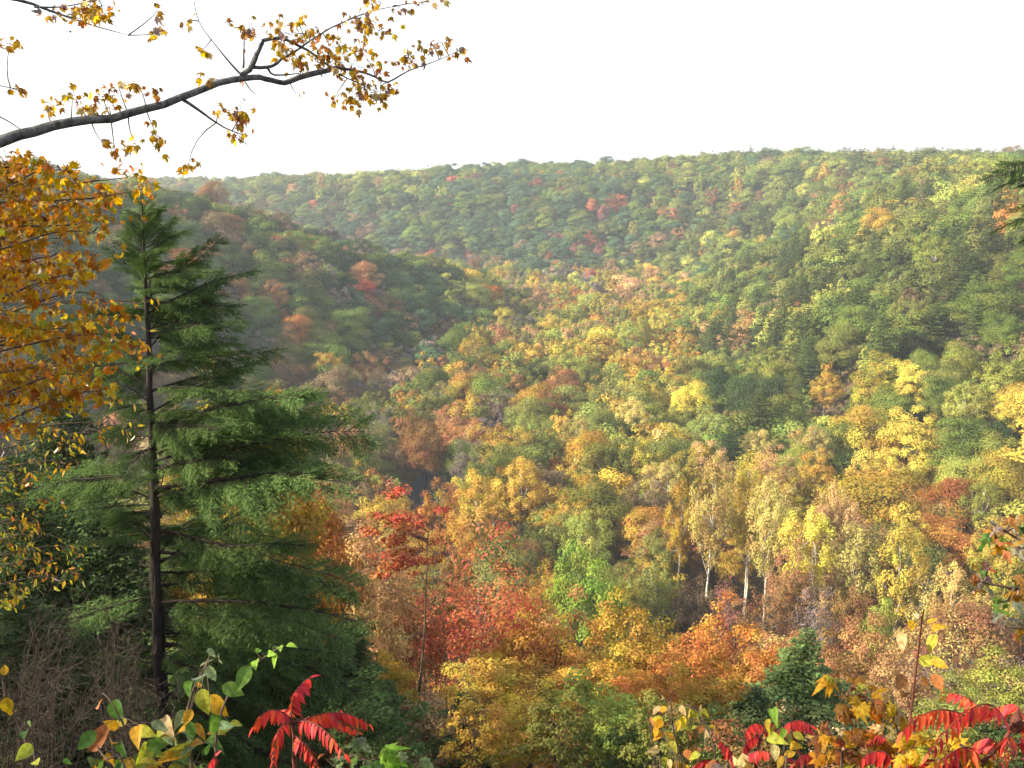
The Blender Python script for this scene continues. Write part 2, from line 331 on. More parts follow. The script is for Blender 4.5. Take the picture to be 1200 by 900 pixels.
reg(NEAR, 'hem', conifer(19, 15, 4.0, 30000, .2, .42, .2, .12, .06, .3, .7), M_HEMBARK, M_NEEDLE)
reg(NEAR, 'sap', broadleaf(18, 6, 1.8, 'airy', 3200, .15, 70, .1, 16, 50, 4, stems=2), M_TWIG, M_LEAF)
# valley and slopes in the middle distance
for k in range(4): reg(MID, 'round%d' % k, broadleaf(20 + k, 20, 6.6, 'round', 18000, .33, 58 + 10 * k, .18 + .03 * k, 10, 20, 5, big=1.2, nz=.3), M_BARK, M_LEAF)
for k in range(3): reg(MID, 'airy%d' % k, broadleaf(30 + k, 21, 6.0, 'airy', 15500, .31, 150, .16, 18, 60, 5, asp3=(.85, .85, 1.3), tr=.8), M_GREYBARK, M_LEAF)
for k in range(3): reg(MID, 'tall%d' % k, broadleaf(40 + k, 25, 4.4, 'tall', 9500, .30, 95, .40, 18, 50, 6, stems=1 + k % 2, asp3=(.8, .8, 1.45), tr=.8), M_PALEBARK, M_LEAF)
reg(MID, 'dense0', broadleaf(46, 20, 6.2, 'round', 14000, .36, 120, .15, 10, 20, 5), M_BARK, M_LEAF)
reg(MID, 'bare0', broadleaf(45, 19, 5.4, 'airy', 5000, .28, 170, .2, 30, 130, 5, tr=.8, asp3=(.9, .9, 1.2)), M_GREYBARK, M_LEAF)
for k in range(3): reg(MID, 'pine%d' % k, conifer(50 + k, 25, 5.0, 11000, .42, 1.25, .16, .22, .18, .3, .62), M_BARK, M_NEEDLE)
# far ones: wood and crown in one mesh, coarser leaf masses
def farmesh(name, wc, wm, lm):
    w, c = wc; m = MB(); m.v = w.v + c.v; m.q = w.q + [q + w.n for q in c.q]; m.ql = w.ql + c.ql; m.qm = w.qm + [np.ones_like(a) for a in c.qm]; m.n = w.n + c.n
    return m.build(name, [wm, lm])
for k in range(5): FARP.append(('round', farmesh('far_round_%d' % k, broadleaf(60 + k, 20, 6.4, 'round', 3600, .7, 30 + 6 * k, .16, 5, 4, 4, big=1.4, nz=.26), M_BARK, M_LEAF)))
for k in range(2): FARP.append(('airy', farmesh('far_airy_%d' % k, broadleaf(70 + k, 20, 6.0, 'airy', 2900, .66, 80, .16, 8, 14, 4, asp3=(.9, .9, 1.25)), M_GREYBARK, M_LEAF)))
for k in range(2): FARP.append(('pine', farmesh('far_pine_%d' % k, conifer(80 + k, 24, 4.8, 2300, .85, 1.5, .16, .2, .15, .3, .62, 4), M_BARK, M_NEEDLE)))

FARP.append(('near', farmesh('near_fill_0', broadleaf(95, 16, 4.6, 'airy', 9000, .24, 110, .2, 12, 40, 4), M_BARK, M_LEAF)))
# ------------------------------------------------------------------ colours (albedo) by place
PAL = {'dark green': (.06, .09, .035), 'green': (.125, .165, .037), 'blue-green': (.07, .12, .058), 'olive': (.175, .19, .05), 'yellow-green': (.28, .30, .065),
       'lime green': (.18, .26, .04), 'yellow': (.44, .355, .065), 'gold': (.40, .265, .05), 'orange': (.36, .17, .045), 'peach': (.40, .255, .115), 'rust': (.28, .15, .065),
       'brown': (.20, .145, .08), 'red': (.42, .125, .062), 'maroon': (.25, .10, .08), 'mauve-grey': (.20, .16, .145), 'straw': (.42, .335, .11), 'pine green': (.115, .155, .045), 'bluish green': (.12, .18, .06)}
#  anchors in the photograph: x, y, spread x, spread y, weights
ZONES = [
 (300, 260, 120, 60, {'dark green': 4, 'green': 3, 'brown': 1.5, 'rust': 1.2, 'olive': 1.2, 'orange': .3}),
 (420, 350, 110, 60, {'dark green': 4, 'green': 3, 'blue-green': 2, 'olive': 1.5, 'rust': 1, 'mauve-grey': 1.2, 'brown': .8, 'orange': .35}),
 (580, 340, 60, 20, {'yellow-green': 3, 'olive': 3, 'green': 2, 'gold': .6, 'brown': .8}),
 (350, 215, 120, 14, {'olive': 2, 'yellow-green': 2.5, 'green': 3, 'peach': .6}),
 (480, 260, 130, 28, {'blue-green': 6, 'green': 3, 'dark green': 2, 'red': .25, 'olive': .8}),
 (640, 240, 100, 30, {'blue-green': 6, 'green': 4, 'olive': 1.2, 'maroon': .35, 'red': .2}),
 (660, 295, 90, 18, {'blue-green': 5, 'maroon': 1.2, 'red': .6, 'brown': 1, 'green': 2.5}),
 (900, 240, 150, 50, {'green': 6, 'blue-green': 1, 'olive': 4, 'pine green': 1, 'yellow-green': 3.0, 'rust': .5, 'gold': .15}),
 (1100, 230, 120, 40, {'green': 5, 'olive': 4, 'brown': .8, 'yellow-green': 2.8, 'gold': .35, 'peach': .25, 'pine green': 1}),
 (1050, 370, 160, 60, {'green': 5, 'olive': 2.5, 'pine green': 4, 'yellow-green': 3, 'brown': .6, 'rust': .3}),
 (650, 350, 90, 25, {'yellow-green': 3, 'peach': 2, 'yellow': 1.3, 'olive': 2, 'mauve-grey': .7, 'gold': 1, 'orange': .5}),
 (760, 375, 50, 30, {'yellow': 3, 'gold': 2.5, 'peach': 2.5, 'yellow-green': 2}),
 (700, 420, 90, 30, {'yellow-green': 3, 'gold': 2, 'olive': 3, 'yellow': 2, 'peach': 1}),
 (430, 440, 110, 40, {'brown': 2.5, 'mauve-grey': 2.5, 'olive': 2.5, 'rust': 2, 'green': 1.5, 'gold': .5}),
 (450, 520, 110, 50, {'olive': 4, 'brown': 2.5, 'rust': 1.5, 'gold': 1, 'mauve-grey': 1.2, 'yellow-green': 1}),
 (620, 480, 80, 50, {'olive': 4, 'brown': 1.5, 'green': 1.5, 'rust': 1.5, 'gold': 1.4, 'mauve-grey': .8}),
 (740, 500, 60, 60, {'olive': 2.5, 'yellow': 2.5, 'straw': 1.5, 'yellow-green': 1.5, 'rust': 1, 'gold': 1}),
 (860, 490, 60, 40, {'green': 4, 'olive': 3, 'dark green': 2, 'brown': 1}),
 (1050, 500, 90, 40, {'yellow': 3, 'green': 3, 'yellow-green': 3, 'gold': 1}),
 (1180, 500, 50, 60, {'green': 3, 'yellow-green': 2, 'yellow': 1.5, 'dark green': 1.5}),
 (640, 610, 80, 50, {'gold': 3, 'olive': 4, 'rust': 1.3, 'brown': 1.4, 'orange': .3}),
 (780, 640, 60, 40, {'olive': 3.5, 'rust': 1.8, 'yellow-green': 1.2, 'gold': 1.4, 'brown': 1}),
 (880, 590, 70, 50, {'straw': 3.5, 'gold': 2, 'yellow': 1.8, 'peach': 1.5, 'rust': .8}),
 (1020, 620, 90, 50, {'straw': 2, 'gold': 2.4, 'peach': 2.6, 'yellow': 2, 'rust': 1.2, 'olive': .7, 'yellow-green': .8}),
 (1130, 620, 50, 50, {'rust': 2, 'orange': 1.5, 'gold': 2, 'yellow': 1.6, 'straw': 1.2}),
 (900, 690, 80, 30, {'rust': 3.5, 'brown': 2, 'mauve-grey': 1.5, 'orange': 1.5, 'peach': 1}),
 (1060, 710, 80, 40, {'straw': 2.4, 'mauve-grey': 1.4, 'peach': 1.4, 'yellow-green': 1.4, 'rust': 1.6, 'olive': 1}),
]
def pick_colour(px, py, rng):
    w = {}
    for (zx, zy, sx, sy, d) in ZONES:
        g = math.exp(-.5 * (((px - zx) / sx) ** 2 + ((py - zy) / sy) ** 2)) + 1e-6
        g = g * g
        tot = sum(d.values())
        for c, v in d.items(): w[c] = w.get(c, 0) + g * v / tot
    ks = list(w); p = np.array([w[k_] for k_ in ks]); p /= p.sum(); return ks[rng.choice(len(ks), p=p)]
def vary(c, rng, a=.22):
    c = np.array(PAL[c]); m = math.exp(rng.normal(0, a)); return [float(x) for x in np.clip(c * m * np.exp(rng.normal(0, .03, 3)), 0, .85)]

# ------------------------------------------------------------------ forest population
rng = np.random.default_rng(5)
T = []      # each: dict(x,y,z,H,R,form,colour,near)
sp = 8.9
gx, gy = np.meshgrid(np.arange(-900, 900, sp), np.arange(-30, 2300, sp))
gx = gx + rng.uniform(-.42, .42, gx.shape) * sp + (np.arange(gx.shape[0])[:, None] % 2) * sp * .5; gy = gy + rng.uniform(-.42, .42, gy.shape) * sp
gx, gy = gx.ravel(), gy.ravel(); zz = ground(gx, gy); vd = vdist(gx, gy)
px, py, dp = proj(gx, gy, zz + 16)
pr = np.min(np.hypot(gx[:, None] - rp[None, :, 0], gy[:, None] - rp[None, :, 1]), axis=1)
# keep what the picture (with a margin) or the light needs
inview = (px > -140) & (px < 1340) & (py < 1010) & (py > 120)
shade = (gx < 0) & (gx > -420) & (gy < 620)
ok = ((inview & (np.hypot(gx, gy) > 88)) | (shade & (np.hypot(gx, gy) > 88)) | ((gx < -17) & (gx > -130) & (gy < 90) & (gx < -.62 * gy - 9))) & (pr > 3.6)
ok &= ~((vd > 12) & (gy > 140) & (rng.random(len(gx)) < .16)) & ~((vd <= 12) & (gy > 140) & (rng.random(len(gx)) < .12))
ok &= ~((gy > 1100) & (rng.random(len(gx)) < .3)) & ~((gy > 1600))

# open the sight line to the river bend
ok &= ~((np.abs(px - 516) < 11) & (gy > 210) & (gy < 290))
for i in np.nonzero(ok)[0]:
    x, y, z = gx[i], gy[i], zz[i]
    h = rng.normal(19, 3.0) if vd[i] > 0 else rng.normal(20.5, 2.8)
    own_slope = y < 128 and abs(x) < 110
    if own_slope: h = rng.normal(15, 1.5)
    R_ = h * (rng.uniform(.31, .46) if vd[i] > 0 else rng.uniform(.27, .41))
    T.append(dict(x=x, y=y, z=z - .3, H=h, R=R_, vd=vd[i], form=None, c=None))
for t in T:
    a, b_, d_ = proj(t['x'], t['y'], t['z'] + t['H'] * .72); t['px'], t['py'], t['dep'] = a, b_, d_
    c = pick_colour(a, b_, rng); t['c'] = c
    pine_p = 0
    if a > 840 and 235 < b_ < 470 and t['vd'] > 0: pine_p = .36
    elif a > 780 and b_ < 300: pine_p = .1
    elif 820 < a < 930 and 400 < b_ < 500: pine_p = .3
    if c == 'pine green' or (rng.random() < pine_p and c in ('green', 'olive', 'pine green', 'dark green')): t['form'] = 'pine'; t['c'] = 'pine green'; t['H'] *= 1.12; t['R'] *= .95
    elif c in ('mauve-grey',): t['form'] = 'bare'
    elif c in ('straw',): t['form'] = 'tall' if rng.random() < .7 else 'airy'
    elif c in ('green', 'dark green', 'blue-green'): t['form'] = 'round'
    elif c in ('yellow', 'gold', 'yellow-green', 'peach'): t['form'] = ['airy', 'round', 'tall'][rng.choice(3, p=[.5, .3, .2])]
    else: t['form'] = ['airy', 'round'][rng.choice(2, p=[.6, .4])]
    if t['form'] == 'tall': t['H'] *= 1.12; t['R'] *= .75
# trees of the photograph that stand out by colour: (x, y, colour, form, size factor)
KEYS = [(222, 228, 'orange', 'round', 1), (425, 345, 'red', 'round', 1.05), (355, 388, 'orange', 'round', 1.0), (1060, 503, 'yellow', 'round', 1.15), (1015, 492, 'yellow', 'round', 1.05), (1110, 605, 'orange', 'round', 1.2),
        (970, 530, 'green', 'round', 1.3), (1098, 205, 'gold', 'round', 1.25), (1065, 250, 'yellow', 'round', 1.2), (976, 273, 'red', 'round', .8), (987, 243, 'gold', 'round', .9), (735, 345, 'peach', 'round', 1.2),
        (770, 400, 'yellow', 'round', 1.2), (805, 405, 'gold', 'round', 1.1), (720, 600, 'rust', 'airy', .9), (640, 605, 'gold', 'airy', 1.15), (600, 480, 'mauve-grey', 'bare', 1.15), 
        (765, 470, 'yellow', 'tall', 1.15), (740, 490, 'straw', 'tall', 1.1), (680, 465, 'gold', 'airy', 1.0), (480, 405, 'olive', 'round', 1.1), (860, 425, 'dark green', 'round', 1), (290, 262, 'brown', 'round', 1.1), (300, 285, 'green', 'round', 1.1),
        (690, 245, 'red', 'round', .9), (705, 250, 'maroon', 'round', .9), (610, 240, 'maroon', 'round', .9), (650, 300, 'red', 'round', .8), (790, 325, 'red', 'round', .8), (1085, 200, 'gold', 'round', 1), (1195, 250, 'orange', 'round', 1.1),
        (1190, 580, 'yellow', 'round', 1.1), (1195, 620, 'yellow-green', 'round', 1.1), (860, 520, 'dark green', 'pine', 1), (930, 470, 'pine green', 'pine', 1.05), (1000, 640, 'peach', 'airy', 1.1), (400, 425, 'mauve-grey', 'bare', 1.1), (345, 440, 'brown', 'airy', 1.1),
        (410, 470, 'olive', 'airy', 1.15), (335, 330, 'rust', 'airy', 1), (460, 290, 'yellow-green', 'round', 1), (445, 330, 'olive', 'round', 1), (1120, 350, 'pine green', 'pine', 1.25), (1085, 360, 'pine green', 'pine', 1.15), (1150, 400, 'pine green', 'pine', 1.2), (905, 395, 'pine green', 'pine', 1.1)]
used = set()
for (kx, ky, c, f, s_) in KEYS:
    best = min((q for q in range(len(T)) if q not in used), key=lambda q: math.hypot(T[q]['px'] - kx, T[q]['py'] - ky) + T[q]['dep'] * .01)
    t = T[best]; used.add(best); t['c'] = c; t['form'] = f; t['H'] *= .5 + .5 * s_; t['R'] = t['H'] * .34 * s_ if f not in ('tall', 'pine') else t['H'] * .26
# placed one by one on the near slope and the nearest valley floor: x, top y, distance, crown radius, form, colour
HAND = [(838, 532, 172, 4.6, 'tall', 'straw'), (882, 528, 176, 4.4, 'tall', 'yellow'), (905, 545, 168, 4.0, 'tall', 'straw'), (800, 560, 180, 3.4, 'tall', 'gold'), (950, 585, 160, 5.0, 'tall', 'yellow'), (1010, 600, 158, 5.0, 'tall', 'straw'), (1060, 610, 155, 5.0, 'tall', 'yellow'),
        (990, 555, 178, 5.4, 'airy', 'peach'), (1040, 640, 158, 5.0, 'airy', 'peach'), (1120, 660, 150, 4.6, 'tall', 'straw'), (1000, 675, 148, 4.6, 'airy', 'rust'), (930, 645, 156, 5.0, 'airy', 'rust'),
        (684, 640, 143, 6.2, 'dense', 'lime green'), (724, 655, 158, 5.2, 'airy', 'olive'), (770, 655, 150, 6, 'airy', 'olive'), (636, 660, 150, 5, 'airy', 'gold'), (820, 668, 148, 5, 'airy', 'brown'),
        (560, 640, 60, 4.9, 'nmulti', 'red'), (615, 672, 62, 4.2, 'nairy', 'rust'), (470, 560, 44, 1.9, 'nslim', 'red'), (500, 672, 55, 2.6, 'nmulti', 'red'), (528, 632, 52, 1.0, 'nslim', 'rust'),
        (640, 714, 54, 3.6, 'nairy', 'orange'), (735, 700, 58, 3.5, 'nairy', 'gold'), (700, 752, 48, 3.0, 'nairy', 'gold'), (590, 762, 46, 3.0, 'nairy', 'gold'), (855, 704, 64, 4.2, 'nairy', 'orange'), (800, 742, 56, 3.6, 'nairy', 'orange'), (770, 775, 46, 2.8, 'nairy', 'orange'), (660, 800, 40, 2.6, 'nairy', 'rust'),
        (905, 682, 150, 5.2, 'bare', 'rust'), (960, 690, 146, 5, 'bare', 'mauve-grey'), (850, 690, 144, 5, 'bare', 'maroon'), (1010, 722, 64, 3.2, 'nairy', 'rust'), (1030, 700, 146, 3.6, 'dense', 'yellow-green'), (1085, 690, 146, 5.0, 'bare', 'straw'), (1130, 722, 68, 3.4, 'nbare', 'straw'), (1185, 770, 46, 2.6, 'nairy', 'yellow-green'), (1120, 790, 46, 2.2, 'nairy', 'olive'), (1060, 765, 50, 2.6, 'nairy', 'peach'), (980, 775, 50, 2.6, 'nairy', 'rust'), (900, 760, 52, 3.0, 'nairy', 'orange'),
        (285, 445, 33, 3.0, 'nairy', 'gold'), (345, 520, 40, 2.9, 'nairy', 'orange'), (300, 560, 40, 3.0, 'nairy', 'gold'), (405, 600, 48, 2.8, 'nairy', 'peach'), (430, 655, 54, 3.0, 'nairy', 'peach'), (375, 640, 50, 2.8, 'nairy', 'orange'), (440, 745, 43, 2.2, 'nairy', 'gold'),
        (940, 726, 40, 5.0, 'nfir', 'bluish green'), (880, 800, 38, 3.4, 'nfir', 'dark green'), (455, 790, 38, 3.6, 'nfir', 'dark green'), (540, 815, 34, 3.2, 'nfir', 'dark green'),
        (70, 440, 34, 4.2, 'nhem', 'dark green'), (120, 560, 30, 3.8, 'nhem', 'dark green'), (20, 520, 30, 3.6, 'nhem', 'dark green'), (340, 670, 31, 3.4, 'nhem', 'dark green'), (250, 730, 27, 3.0, 'nhem', 'dark green'), (410, 720, 33, 2.6, 'nhem', 'dark green'), (30, 700, 22, 3.0, 'nhem', 'dark green'),
        (695, 778, 27, 1.7, 'nsap', 'green'), (728, 850, 24, 1.2, 'nsap', 'green'), (620, 862, 26, 1.2, 'nsap', 'gold'), (560, 862, 24, 1.1, 'nsap', 'gold'), (500, 852, 25, 1.2, 'nsap', 'brown'), (800, 838, 28, 1.4, 'nsap', 'rust'), (850, 850, 25, 1.2, 'nsap', 'dark green'), (655, 880, 22, 1.1, 'nsap', 'olive'), (775, 878, 20, 1.0, 'nsap', 'olive'), (910, 860, 19, 1.2, 'nsap', 'dark green'), (440, 868, 19, 1.2, 'nsap', 'dark green'), (1000, 860, 19, 1.4, 'nsap', 'dark green'), (1100, 850, 20, 1.5, 'nsap', 'olive'), (1180, 850, 20, 1.5, 'nsap', 'dark green'),
        (620, 802, 36, 2.3, 'nairy', 'gold'), (565, 815, 34, 2.0, 'nbare', 'rust'), (760, 812, 34, 2.1, 'nairy', 'orange'), (835, 795, 38, 2.3, 'nairy', 'gold'), (680, 842, 31, 1.8, 'nairy', 'orange'), (915, 722, 62, 3.4, 'nairy', 'rust'), (1088, 408, None, 6.4, 'round', 'green'), (1108, 418, None, 6.0, 'round', 'olive'), (1128, 402, None, 6.2, 'round', 'yellow-green'), (1105, 440, None, 5.6, 'round', 'green'), (890, 740, 58, 3.0, 'nairy', 'orange'), (965, 745, 56, 2.8, 'nairy', 'rust')]
for h in HAND: pass
handT = []
for (kx, ky, Y, R_, f, c) in HAND:
    if Y is None: Y = min(range(170, 420, 3), key=lambda q: abs(P(kx, ky, q)[2] - gz(P(kx, ky, q)[0], q) - 19))
    p = P(kx, ky, Y); g = gz(p[0], Y); handT.append(dict(x=p[0], y=Y, z=g - .2, H=max(p[2] - g + .2, 3), R=R_, vd=float(vdist(p[0], Y)), form=f, c=c, hand=True))
# clear the random trees that crowd the placed ones or stand in front of them
keepT = []
for q, t in enumerate(T):
    bad = False
    for h in handT:
        if math.hypot(t['x'] - h['x'], t['y'] - h['y']) < (h['R'] + t['R']) * .55: bad = True; break
    if t['y'] < 135 and abs(t['x']) < 100:
        ptx, pty, _ = proj(t['x'], t['y'], t['z'] + t['H'])
        lim = np.interp(ptx, [0, 330, 430, 520, 600, 700, 800, 900, 1000, 1100, 1200], [300, 470, 560, 640, 600, 600, 650, 640, 640, 640, 640])
        if pty < lim: t['H'] *= .8; ptx, pty, _ = proj(t['x'], t['y'], t['z'] + t['H']); bad |= pty < lim - 10
    if not bad: keepT.append(t)
T = keepT + handT
# what the picture shows of each: paint the crowns front to back
W2, H2 = 600, 450; own = -np.ones((H2, W2), np.int32)
for t in T:
    t['dist'] = math.sqrt(t['x'] ** 2 + t['y'] ** 2 + (t['z'] + t['H'] * .6 - CZ) ** 2); t['px'], t['py'], t['dep'] = proj(t['x'], t['y'], t['z'] + t['H'] * .64)
order = sorted(range(len(T)), key=lambda q: T[q]['dist']); vis = np.zeros(len(T))
for q in order:
    t = T[q]; s_ = F / t['dep'] / 2; cx, cy_ = t['px'] / 2, t['py'] / 2; rx, ry = t['R'] * s_ * .9, t['H'] * .36 * s_
    a0, a1, b0, b1 = int(max(0, cx - rx)), int(min(W2, cx + rx + 1)), int(max(0, cy_ - ry)), int(min(H2, cy_ + ry + 1))
    if a1 <= a0 or b1 <= b0: continue
    yy, xx = np.mgrid[b0:b1, a0:a1]; m = (((xx - cx) / rx) ** 2 + ((yy - cy_) / ry) ** 2 < 1) & (own[b0:b1, a0:a1] < 0)
    vis[q] = m.sum(); own[b0:b1, a0:a1][m] = q
for q, t in enumerate(T): t['vis'] = vis[q]
def kind_of(t): return 'pine' if t['form'] in ('pine', 'nfir', 'nhem') else 'broad'
indiv = set()
for kd, lim in (('broad', 300), ('pine', 110)):
    cand = sorted((q for q in range(len(T)) if kind_of(T[q]) == kd and (vis[q] > 6 or T[q].get('hand')) and T[q]['dist'] < 760), key=lambda q: -vis[q] - (1e6 if T[q].get('hand') else 0))
    indiv |= set(cand[:lim])

# --- individual trees
def zone_of(t):
    if t['y'] < 142 and t['dist'] < 165: return 'on the near slope below the overlook'
    if t['vd'] <= 4: return 'on the valley floor'
    if t['x'] < 40 and t['y'] < 660: return 'on the shaded left hillside'
    if t['y'] > 760 and t['x'] < 150: return 'on the far valley wall'
    return 'on the sunlit right hillside'
FORMW = {'round': 'round-crowned tree', 'airy': 'loose-crowned tree', 'tall': 'tall slender pale-trunked tree', 'bare': 'half-bare tree', 'pine': 'layered pine', 'nairy': 'open-crowned tree', 'ndense': 'dense bushy tree', 'nmulti': 'many-stemmed tree', 'nslim': 'slim bare-stemmed tree', 'nbare': 'thinly leaved tree', 'nfir': 'conical evergreen', 'nhem': 'feathery hemlock', 'nsap': 'leafy sapling', 'dense': 'dense bushy tree'}
NAMEW = {'round': 'round_tree', 'airy': 'autumn_tree', 'tall': 'sycamore_tree', 'bare': 'bare_tree', 'pine': 'pine_tree', 'nairy': 'maple_tree', 'ndense': 'bushy_tree', 'nmulti': 'red_maple_tree', 'nslim': 'slim_tree', 'nbare': 'thin_tree', 'nfir': 'small_hemlock_tree', 'nhem': 'hemlock_tree', 'nsap': 'sapling', 'dense': 'bushy_tree'}
ORD = ['first', 'second', 'third', 'fourth', 'fifth', 'sixth', 'seventh', 'eighth', 'ninth', 'tenth', 'eleventh', 'twelfth', 'thirteenth', 'fourteenth', 'fifteenth', 'sixteenth', 'seventeenth', 'eighteenth', 'nineteenth', 'twentieth']
groups = {}
for q in indiv: groups.setdefault((zone_of(T[q]), T[q]['c'], T[q]['form']), []).append(q)
labels = {}
def ordered(qs, head, zone, extra):
    qs = sorted(qs, key=lambda q: T[q]['px']); n = len(qs)
    for k, q in enumerate(qs):
        ex = (', ' + extra) if extra else ''
        if n == 1: labels[q] = head + ' ' + zone + ex
        elif k == 0: labels[q] = head + ' ' + zone + ex + ', leftmost such'
        elif k == n - 1: labels[q] = head + ' ' + zone + ex + ', rightmost such'
        else: labels[q] = head + ' ' + zone + ex + ', ' + ORD[k] + ' from left'
for (z_, c, f), qs in groups.items():
    head = ('green ' if c == 'pine green' else c + ' ') + FORMW[f]
    if c == 'pine green' and f == 'nfir': head = 'small bright green conical evergreen'
    qs = sorted(qs, key=lambda q: T[q]['dist']); n = len(qs)
    if n <= 5: ordered(qs, head, z_, '')
    else:
        nb = max(2, min(6, (n + 5) // 6)); names = {2: ['nearer row', 'farther row'], 3: ['nearest row', 'middle row', 'farthest row'], 4: ['nearest row', 'second row', 'third row', 'farthest row'], 5: ['nearest row', 'second row', 'third row', 'fourth row', 'farthest row'], 6: ['nearest row', 'second row', 'third row', 'fourth row', 'fifth row', 'farthest row']}[nb]
        for k, part in enumerate(np.array_split(np.array(qs), nb)): ordered([int(v) for v in part], head, z_, names[k])
cnt = {'round': 4, 'dense': 1, 'airy': 3, 'tall': 3, 'bare': 1, 'pine': 3}
def mesh_pair(t, k):
    f = t['form']
    if f.startswith('n'):
        key = {'nairy': 'round%d' % (k % 2), 'ndense': 'dense', 'nmulti': 'multi', 'nslim': 'slim', 'nbare': 'bare', 'nfir': 'fir', 'nhem': 'hem', 'nsap': 'sap'}[f]
        h, r = {'round0': (16, 4.6), 'round1': (16, 4.4), 'multi': (17, 4.8), 'dense': (14, 4.2), 'slim': (18, 1.7), 'bare': (16, 3.6), 'fir': (9, 2.6), 'hem': (15, 4), 'sap': (6, 1.8)}[key]; return NEAR[key], h, r
    h, r = {'round': (20, 6.6), 'dense': (20, 6.2), 'airy': (21, 6), 'tall': (25, 4.4), 'bare': (19, 5.4), 'pine': (25, 5)}[f]
    return MID[f + str(k % cnt[f])], h, r
rng = np.random.default_rng(77)
for n_, q in enumerate(sorted(indiv)):
    t = T[q]; (wm, cm), h, r = mesh_pair(t, n_)
    e = empty(NAMEW[t['form']], (t['x'], t['y'], t['z'])); e.rotation_euler = (0, 0, rng.uniform(0, 6.28)); sx = t['R'] / r; e.scale = (sx, sx, t['H'] / h)
    z_ = zone_of(t); tag(e, labels[q], 'tree', ('evergreens ' if kind_of(t) == 'pine' else 'autumn trees ') + z_)
    w = link(bpy.data.objects.new('trunk', wm), e)
    c = link(bpy.data.objects.new('crown', cm), e); c['tcol'] = vary(t['c'], rng)

# --- the rest of the forest: one mass of instances
protos = bpy.data.collections.new('forest_prototypes'); fidx = {}
for k, (f, me) in enumerate(FARP):
    protos.objects.link(bpy.data.objects.new('forest_prototype_%02d' % k, me)); fidx.setdefault(f, []).append(k)
shr = [farmesh('shrub_%d' % k, broadleaf(90 + k, 1.6, .95, 'airy', 1500, .075, 36, .05, 10, 20, 3, stems=3), M_TWIG, M_LEAF) for k in range(3)]
protos2 = bpy.data.collections.new('undergrowth_prototypes')
for k, me in enumerate(shr): protos2.objects.link(bpy.data.objects.new('undergrowth_prototype_%02d' % k, me))
def scatter(name, pts, idx, rot, scl, tcol, coll):
    me = bpy.data.meshes.new(name); me.vertices.add(len(pts)); me.vertices.foreach_set('co', np.asarray(pts, np.float32).ravel())
    a = me.attributes.new('pidx', 'INT', 'POINT'); a.data.foreach_set('value', np.asarray(idx, np.int32))
    a = me.attributes.new('prot', 'FLOAT_VECTOR', 'POINT'); a.data.foreach_set('vector', np.asarray(rot, np.float32).ravel())
    a = me.attributes.new('pscl', 'FLOAT_VECTOR', 'POINT'); a.data.foreach_set('vector', np.asarray(scl, np.float32).ravel())
    a = me.attributes.new('tcol', 'FLOAT_VECTOR', 'POINT'); a.data.foreach_set('vector', np.asarray(tcol, np.float32).ravel())
    o = link(bpy.data.objects.new(name, me))
    ng = bpy.data.node_groups.new(name + '_nodes', 'GeometryNodeTree')
    ng.interface.new_socket('Geometry', in_out='INPUT', socket_type='NodeSocketGeometry'); ng.interface.new_socket('Geometry', in_out='OUTPUT', socket_type='NodeSocketGeometry')
    N = ng.nodes.new; L = ng.links.new; gi = N('NodeGroupInput'); go_ = N('NodeGroupOutput'); ip = N('GeometryNodeInstanceOnPoints'); ci = N('GeometryNodeCollectionInfo')
    ci.inputs['Collection'].default_value = coll; ci.inputs['Separate Children'].default_value = True; ci.inputs['Reset Children'].default_value = True
    def na(nm, ty): n = N('GeometryNodeInputNamedAttribute'); n.data_type = ty; n.inputs['Name'].default_value = nm; return n.outputs['Attribute']
    L(gi.outputs[0], ip.inputs['Points']); L(ci.outputs[0], ip.inputs['Instance']); ip.inputs['Pick Instance'].default_value = True
    L(na('pidx', 'INT'), ip.inputs['Instance Index']); L(na('pscl', 'FLOAT_VECTOR'), ip.inputs['Scale'])
    er = N('FunctionNodeEulerToRotation'); L(na('prot', 'FLOAT_VECTOR'), er.inputs[0]); L(er.outputs[0], ip.inputs['Rotation'])
    L(ip.outputs[0], go_.inputs[0]); md = o.modifiers.new('forest', 'NODES'); md.node_group = ng; return o
pts, idx, rot, scl, tcs = [], [], [], [], []
for q, t in enumerate(T):
    if q in indiv: continue
    f = t['form'].lstrip('n') if t['form'].startswith('n') else t['form']
    f = 'pine' if f in ('pine', 'fir') else ('round' if f in ('round', 'dense') else 'airy')
    if t['dist'] < 230 and f != 'pine': f = 'near'
    k = fidx[f][rng.integers(len(fidx[f]))]; h, r = {'near': (16, 4.6), 'round': (20, 6.4), 'airy': (20, 6), 'pine': (24, 4.8)}[f]
    pts.append((t['x'], t['y'], t['z'])); idx.append(k); rot.append((0, 0, rng.uniform(0, 6.28))); scl.append((t['R'] / r, t['R'] / r, t['H'] / h)); tcs.append(vary(t['c'], rng))
fo = scatter('distant_forest', pts, idx, rot, scl, tcs, protos); tag(fo, 'mass of far autumn forest covering valley and hillsides', 'forest', kind='stuff')
